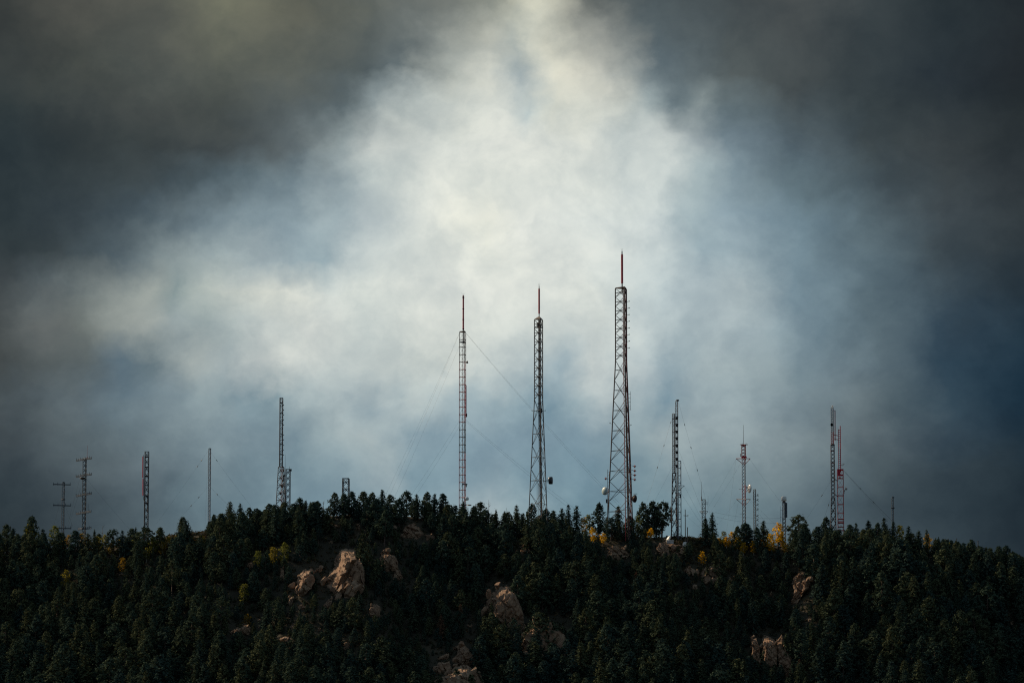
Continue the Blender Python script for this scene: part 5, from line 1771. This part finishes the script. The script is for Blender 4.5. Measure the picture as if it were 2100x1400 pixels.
# --- short whip mast
T = Tower('lattice_mast', 1443.5, 2420, 'short grey lattice mast with a tall whip, behind ridge conifers', 'mast')
m = T.m
zt = T.z(1024)
lattice(T, 'sq', stations(T, linspace(0, zt, 11), lambda z: 4.8 * m, lambda z: 0), R(40), 0.10, 0.06, const(M['galv']), 'Z', False)
T.part('whip_antenna', MB().tube(T.pt(1438.6, 1025), T.pt(1438.3, 987), 0.11, 0.04, 5).tube(T.pt(1438.6, 1026), T.pt(1438.6, 1018), 0.15), M['dark_steel'])
T.part('side_arm', MB().tube(T.pt(1447, 1032.5), T.pt(1452.5, 1032.5), 0.09).tube(T.pt(1452, 1033), T.pt(1452, 1016), 0.05, 0.03).tube(T.pt(1447, 1030), T.pt(1452.5, 1030), 0.06), M['galv'])
T.part('triangle_platform', MB().tube(T.pt(1434.5, 1048), T.pt(1452, 1048), 0.11).tube(T.pt(1434.5, 1048), T.pt(1441, 1055), 0.09).tube(T.pt(1452, 1048), T.pt(1446, 1055), 0.09).tube(T.pt(1443, 1050, -3), T.pt(1435, 1048), 0.08), M['galv'])

# --- wooden pole and post on the bare ridge
T = Tower('utility_pole', 1405.6, 2392, 'dark wooden utility pole with crossarm on the bare ridge', 'utility pole', None)
T.part('pole', MB().tube((0, 0, 0), (0, 0, T.z(1044)), 0.2, 0.15, 8), M['wood'])
ca = T.part('crossarm', MB().box((0.3, 0, T.z(1057)), (2.0, 0.16, 0.2), 0.3), M['wood'])
for dx_ in (-0.6, 0.1, 0.9, 1.2):
    T.part('insulator', MB().lathe((dx_, 0.1 * dx_, T.z(1057) + 0.1), (0, 0, 1), [(0, .06), (.12, .1), (.28, .07)], 7), M['grey_paint'], ca)
wire(T, T.pt(1406, 1056), T.pt(1442, 1086, 10), 0.02, None, 'overhead_wire')
T = Tower('wooden_post', 1410, 2391.5, 'short dark wooden post right of the utility pole', 'post', None)
T.part('post', MB().tube((0, 0, 0), (0, 0, T.z(1081)), 0.2, 0.18, 8), M['wood'])
T.part('post_cap', MB().box((0, 0, T.z(1081)), (0.5, 0.5, 0.12)), M['wood'])
T = Tower('ground_dish', 1371, 2390.5, 'white satellite dish on the ground left of bell antenna cluster', 'dish', None)
T.part('pedestal', MB().tube((0, 0, 0), (0, 0, 1.6), 0.2), M['grey_paint'])
dish(T, Vector((0.0, 0, 2.4)), 1.3, (-0.75, -0.3, 0.6), 0.28, 'white', 0.1, 'white', Vector((0, 0, 1.6)))
T = Tower('equipment_shelter', 1405, 2389, 'small white rounded equipment shelter at foot of utility pole', 'shelter', None)
T.part('wall', MB().box((0, 0, 0.9), (2.0, 1.6, 1.2)), M['grey_paint'])
T.part('roof', MB().lathe((0, -0.85, 1.5), (0, 1, 0), [(0, 0.9), (0.02, 1.0), (1.68, 1.0), (1.7, 0.9)], 16), M['white'])
T = Tower('equipment_shelter', 1374, 2389, 'low pale equipment hut beside the ground dish', 'shelter', None)
T.part('wall', MB().box((0, 0, 1.0), (2.6, 2.0, 1.5), 0.2), M['grey_paint'])
T.part('roof', MB().box((0, 0, 1.85), (2.9, 2.3, 0.2), 0.2), M['white'])

# --- triangle arm mast
T = Tower('guyed_mast', 1527, 2410, 'red and white mast with triangular arms, a whip on top and side dish', 'mast')
m = T.m
zt = T.z(912)
mt = lambda z: M['rust_red'] if (z > T.z(955) or T.z(1036) < z < T.z(995)) else M['pale_galv']
lattice(T, 'tri', stations(T, linspace(0, T.z(938), 26), lambda z: 4.1 * m, lambda z: 0), R(170), 0.10, 0.055, mt, 'X', False, leg_mats=mt, mid=False)
lattice(T, 'tri', stations(T, linspace(T.z(938), zt, 4), lambda z: 5.3 * m, lambda z: 0), R(170), 0.10, 0.06, mt, 'X', False, leg_mats=mt)
T.part('whip_antenna', MB().tube((T.x(1524.7, 900), 0, zt), (T.x(1524.7, 880), 0, T.z(871)), 0.1, 0.05, 5), M['dark_steel'])
T.part('top_bar', MB().box((T.x(1525.5, 912), 0, T.z(911.3)), (16.5 * m, 0.3, 0.25)).box((T.x(1525.5, 912), 0, T.z(913)), (8 * m, 1.2, 0.4)), M['rust_red'])
for px in (1522, 1530):
    T.part('top_rod', MB().tube(T.pt(px, 913), T.pt(px, 908), 0.07), M['dark_steel'])
T.part('side_rod', MB().tube(T.pt(1520.5, 938), T.pt(1520.5, 914), 0.07).tube(T.pt(1518.5, 936), T.pt(1518.5, 930), 0.15), M['galv'])
T.part('ring_platform', MB().box((T.x(1526, 937), 0, T.z(937)), (10.5 * m, 8 * m, 0.5)), M['red'])
for (yt_, yb_, x0_, x1_) in ((940, 953, 1509.5, 1538.5), (1023, 1037, 1510.2, 1539)):
    mb = MB()
    c0 = 1527 if yt_ > 1000 else 1526.5
    for (e, dyy) in ((x0_, 0.8), (x1_, 0.8), (c0 + 3, -3.0)):
        mb.tube(T.pt(c0, yt_), T.pt(e, yt_, dyy), 0.15).tube(T.pt(c0, yb_), T.pt(e, yt_, dyy), 0.13)
    mb.tube(T.pt(x0_, yt_, 0.8), T.pt(x1_, yt_, 0.8), 0.13).tube(T.pt(x0_, yt_, .8), T.pt(c0 + 3, yt_, -3), 0.1).tube(T.pt(x1_, yt_, .8), T.pt(c0 + 3, yt_, -3), 0.1)
    T.part('guy_arm', mb, M['rust_red'] if yt_ < 1000 else M['grey_paint'])
dish(T, T.pt(1537.2, 1001.5, -0.6), 1.85, (0.93, 0.36, 0), 0.16, 'black', 0.06, 'white', T.pt(1531, 1000))
T.part('dish_brace', MB().tube(T.pt(1530, 998), T.pt(1534, 998), 0.14).tube(T.pt(1530, 1008), T.pt(1534, 1004), 0.12), M['rust_red'])
T.part('side_yagi', MB().tube(T.pt(1515, 1002.5), T.pt(1524, 1002.5), 0.06), M['galv'])
T.part('side_yagi', MB().tube(T.pt(1517, 1053), T.pt(1524, 1053), 0.06), M['galv'])
for (a, b) in [((1509, 942), (1455, 1035)), ((1509, 942), (1492, 1075)), ((1520, 948), (1460, 1045)), ((1538.5, 942), (1602, 1030)), ((1511, 1025), (1470, 1078)), ((1538.5, 1024), (1585, 1070)), ((1538, 1027), (1570, 1070)), ((1514, 1030), (1504, 1080))]:
    wire(T, T.pt(*a), T.pt(b[0] + (b[0] - a[0]) * .1, b[1] + (b[1] - a[1]) * .1, 6), 0.025)

# --- mast with side dipoles
T = Tower('lattice_mast', 1548.5, 2412, 'thin grey mast with seven arrow-like dipoles on right side', 'mast')
m = T.m
zt = T.z(1003)
lattice(T, 'tri', stations(T, linspace(0, zt, 18), lambda z: 3.0 * m, lambda z: T.x(1548.3, 1040)), R(170), 0.09, 0.05, const(M['galv']), 'Z', False)
T.part('side_pipe', MB().tube(T.pt(1544.8, 1025), T.pt(1544.8, 1008), 0.12), M['galv'])
for py in (1015, 1024.5, 1034, 1044, 1057, 1065.5, 1076):
    T.part('dipole', MB().tube(T.pt(1550, py + 1.5), T.pt(1555.5, py - 1.0), 0.1, 0.1, 5).tube(T.pt(1553, py + 0.5), T.pt(1555.8, py + 3), 0.13, 0.1, 5).tube(T.pt(1552.5, py - 2.4), T.pt(1555.8, py - 1.0), 0.09, 0.09, 5), M['dark_steel'])

# --- white drum pole
T = Tower('antenna_pole', 1608.5, 2400, 'stout pole topped by a white drum, with pale panels down its side', 'mast')
m = T.m
lattice(T, 'sq', stations(T, linspace(0, T.z(1029), 12), lambda z: 4.4 * m, lambda z: 0), R(40), 0.10, 0.06, const(M['galv']), 'X', False)
T.part('drum', MB().lathe((T.x(1607.6, 1020), 0, T.z(1027)), (0, 0, 1), [(0, 0.85), (0.1, 1.08), (1.75, 1.1), (1.9, 0.95), (1.95, 0.5)], 20), M['white'], None, None, True)
T.part('drum_neck', MB().tube((T.x(1607.8, 1020), 0, T.z(1031)), (T.x(1607.8, 1020), 0, T.z(1027)), 0.4, 0.4, 10), M['dark_steel'])
for k in range(4):
    T.part('panel_antenna', MB().box((T.x(1606.3), -0.7, T.z(1035.5 + 7.6 * k)), (0.75, 0.5, 1.4)), M['white'])
    T.part('panel_antenna', MB().box((T.x(1611), -0.5, T.z(1034.5 + 7.6 * k)), (0.9, 0.9, 1.45), 0.5), M['far_galv'])
T.part('whip_antenna', MB().tube(T.pt(1600.5, 1070), T.pt(1600.3, 1037), 0.07, 0.05, 5).tube(T.pt(1600.4, 1060), T.pt(1606, 1061), 0.05).tube(T.pt(1600.4, 1045), T.pt(1606, 1046), 0.05), M['galv'])

# --- red ladder mast pair
T = Tower('lattice_mast', 1710.5, 2398, 'tall thin red and grey mast with a white lamp and spikes on top', 'mast')
m = T.m
zt, zk, zl = T.z(836), T.z(912), T.z(1022)
mt = lambda z: M['pale_galv'] if z > T.z(885) else (M['rust_red'] if z > zk else (M['dark_steel'] if T.z(990) < z < T.z(945) or z < T.z(1020) else M['galv']))
cx = lambda z: T.x(1707.5, 900) if z > zl else T.x(1708.6, 1030)
lattice(T, 'tri', stations(T, linspace(zk, zt, 20), lambda z: 3.2 * m, lambda z: T.x(1707.4, 870)), R(170), 0.09, 0.05, mt, 'Z', False, leg_mats=mt)
lattice(T, 'sq', stations(T, linspace(zl, zk, 14), lambda z: 5.2 * m, lambda z: T.x(1707.8, 960)), R(40), 0.11, 0.06, mt, 'X', False, leg_mats=mt)
lattice(T, 'sq', stations(T, linspace(0, zl, 6), lambda z: (5.2 + 4.0 * (zl - z) / zl) * m, lambda z: T.x(1708.6, 1040)), R(40), 0.13, 0.08, const(M['dark_steel']), 'X', True)
T.part('collar', MB().lathe((T.x(1707.8, 912), 0, zk), (0, 0, 1), [(-0.2, 0.9), (0.2, 0.9), (0.5, 0.4)], 10), M['black'])
T.part('horizontal_ring', MB().box((T.x(1707.3, 924), 0, T.z(924)), (9.0 * m, 1.2, 0.3)), M['rust_red'])
T.part('horizontal_ring', MB().box((T.x(1707.8, 950), 0, T.z(950)), (8.4 * m, 1.2, 0.25)), M['rust_red'])
T.part('beacon_lamp', MB().lathe((T.x(1707.2, 832), 0, T.z(834)), (0, 0, 1), [(0, .2), (.3, .32), (.6, .25), (.7, .08)], 10), M['white'])
for a in (0.2, 1.3, 2.4, 3.3, 4.6, 5.6):
    T.part('spike', MB().tube((T.x(1707.2, 832), 0, T.z(836)), (T.x(1707.2, 832) + math.cos(a) * 0.9, math.sin(a) * 0.9, T.z(831.5)), 0.04, 0.02, 4), M['grey_paint'])
T.part('tube_antenna', MB().tube((T.x(1712.3, 870), 0, T.z(903)), (T.x(1712.5, 850), 0, T.z(841)), 0.2, 0.2, 8).tube((T.x(1709, 842), 0, T.z(841)), (T.x(1712.5, 842), 0, T.z(842)), 0.09), M['rust_red'])
T.part('loop_antenna', MB().lathe(T.pt(1705.8, 870.5, -0.6), (0, 1, 0), [(-0.1, 0.6), (0.1, 0.6), (0.1, 0.5), (-0.1, 0.5)], 14), M['galv'])
for (xa, ya, xb, yb_) in ((1709, 891, 1718.5, 893), (1711, 900, 1720, 901.5), (1707, 978, 1716.5, 985.5), (1708, 1009, 1718.5, 1018.5)):
    T.part('link_strut', MB().tube(T.pt(xa, ya), T.pt(xb, yb_), 0.16, 0.16, 6), M['rust_red'] if ya < 950 else M['dark_steel'])
for (a, b, bd) in [((1702, 989), (1655, 1062), (0.35,)), ((1704, 1020), (1690, 1062), (0.35,))]:
    wire(T, T.pt(*a), T.pt(b[0], b[1], 6), 0.03, None, 'guy_wire', bd)
T = Tower('ladder_mast', 1724.8, 2397, 'bright red ladder-like mast on square open frame, right of spiked mast', 'mast')
m = T.m
zt, zk = T.z(876), T.z(963)
lattice(T, 'sq', stations(T, linspace(0, zk, 9), lambda z: 8.3 * m, lambda z: 0), R(40), 0.10, 0.08, lambda z: M['rust_red'] if z > T.z(990) or z < T.z(1010) else M['rust_red'], 'H', True, leg_mats=lambda z: M['red'] if z > T.z(980) else M['rust_red'])
lx0, lx1 = T.x(1719.6, 920), T.x(1723.6, 920)
lad = T.part('ladder_rails', MB().tube((lx0, 0, T.z(968)), (lx0, 0, T.z(880)), 0.13, 0.13, 6).tube((lx1, 0, T.z(968)), (lx1, 0, T.z(873)), 0.17, 0.17, 6), M['red'])
for k in range(20):
    z = T.z(962 - 4.25 * k)
    T.part('rung', MB().tube((lx0, 0, z), (lx1, 0, z), 0.12, 0.12, 5), M['rust_red'], lad)
T.part('frame_collar', MB().box((0, 0, zk), (13 * m, 11 * m, 0.4), R(-5)), M['red'])
T.part('frame_collar', MB().box((0, 0, T.z(974)), (13 * m, 11 * m, 0.45), R(-5)), M['red'])
T.part('equipment_cabinet', MB().box((T.x(1720.3), -0.6, T.z(968.5)), (1.2, 0.9, 2.2)).box((T.x(1722.5), -0.6, T.z(980)), (0.6, 0.6, 0.8)), M['red'])
T.part('side_yagi', MB().tube(T.pt(1724, 954), T.pt(1732, 951), 0.07).tube(T.pt(1727, 950), T.pt(1727, 956), 0.05).tube(T.pt(1730, 949.5), T.pt(1730, 954.5), 0.05), M['dark_steel'])
dish(T, T.pt(1735.5, 1001.5), 0.62, (0.7, -0.5, 0.2), 0.3, 'grey_paint', 0.2, 'far_galv', T.pt(1731.5, 1008))
for py in (1064, 1072, 1080):
    T.part('lower_ring', MB().box((0, 0, T.z(py)), (13 * m, 2.0, 0.2)), M['rust_red'])
wire(T, T.pt(1731, 965), T.pt(1832, 1070, 4), 0.05, None, 'guy_wire', (0.33, 0.6))
wire(T, T.pt(1731, 966), T.pt(1826, 1070, 6), 0.03)

# --- lone far right mast
T = Tower('lattice_mast', 1832.3, 2420, 'lone short grey mast with platform, rightmost mast above the dark pines', 'mast')
m = T.m
zt = T.z(1021)
lattice(T, 'tri', stations(T, linspace(0, zt, 14), lambda z: 2.2 * m, lambda z: 0), R(170), 0.09, 0.05, const(M['far_galv']), 'Z', False)
T.part('platform', MB().lathe((0, 0, T.z(1041)), (0, 0, 1), [(-0.15, 0.75), (0.12, 0.85), (0.2, 0.7)], 10), M['slate_steel'])
T.part('top_lamp', MB().box((0.15, 0, T.z(1019.5)), (0.9, 0.5, 0.5)).tube((0, 0, zt), (0, 0, T.z(1016)), 0.07), M['far_galv'])

# --- wooden posts at far right
for px, py, lb in ((1945, 1104.5, 'leftmost of three small posts above the far right conifers'), (1962.5, 1104, 'middle of three small posts above the far right conifers'), (2006.5, 1109, 'rightmost of three small posts above far right conifers')):
    T = Tower('wooden_post', px, 2402, lb, 'post', 'small wooden posts at far right')
    T.part('post', MB().tube((0, 0, 0), (0, 0, T.z(py)), 0.16, 0.14, 8), M['wood'])
    T.part('post_cap', MB().box((0, 0, T.z(py)), (0.5, 0.4, 0.15)), M['wood'])
# thin overhead lines across the right-hand ridge
for i, (xa, ya, xb, yb_, lb) in enumerate([(1466, 1050, 1600, 1062, 'upper of two thin overhead lines behind the triangle-arm mast'), (1470, 1060, 1600, 1072, 'lower of two thin overhead lines behind the triangle-arm mast')]):
    pa, pb = at(xa, ya, 2420), at(xb, yb_, 2424)
    mb = MB()
    prev_ = Vector((0, 0, 0))
    for k in range(1, 7):
        t = k / 6
        q_ = (pb - pa) * t - Vector((0, 0, 1.0 * 4 * t * (1 - t)))
        mb.tube(prev_, q_, 0.025, 0.025, 4, False)
        prev_ = q_
    o = mb.build('overhead_line', M['wire'])
    o.location = pa
    tag(o, lb, 'power line', 'thin overhead lines')
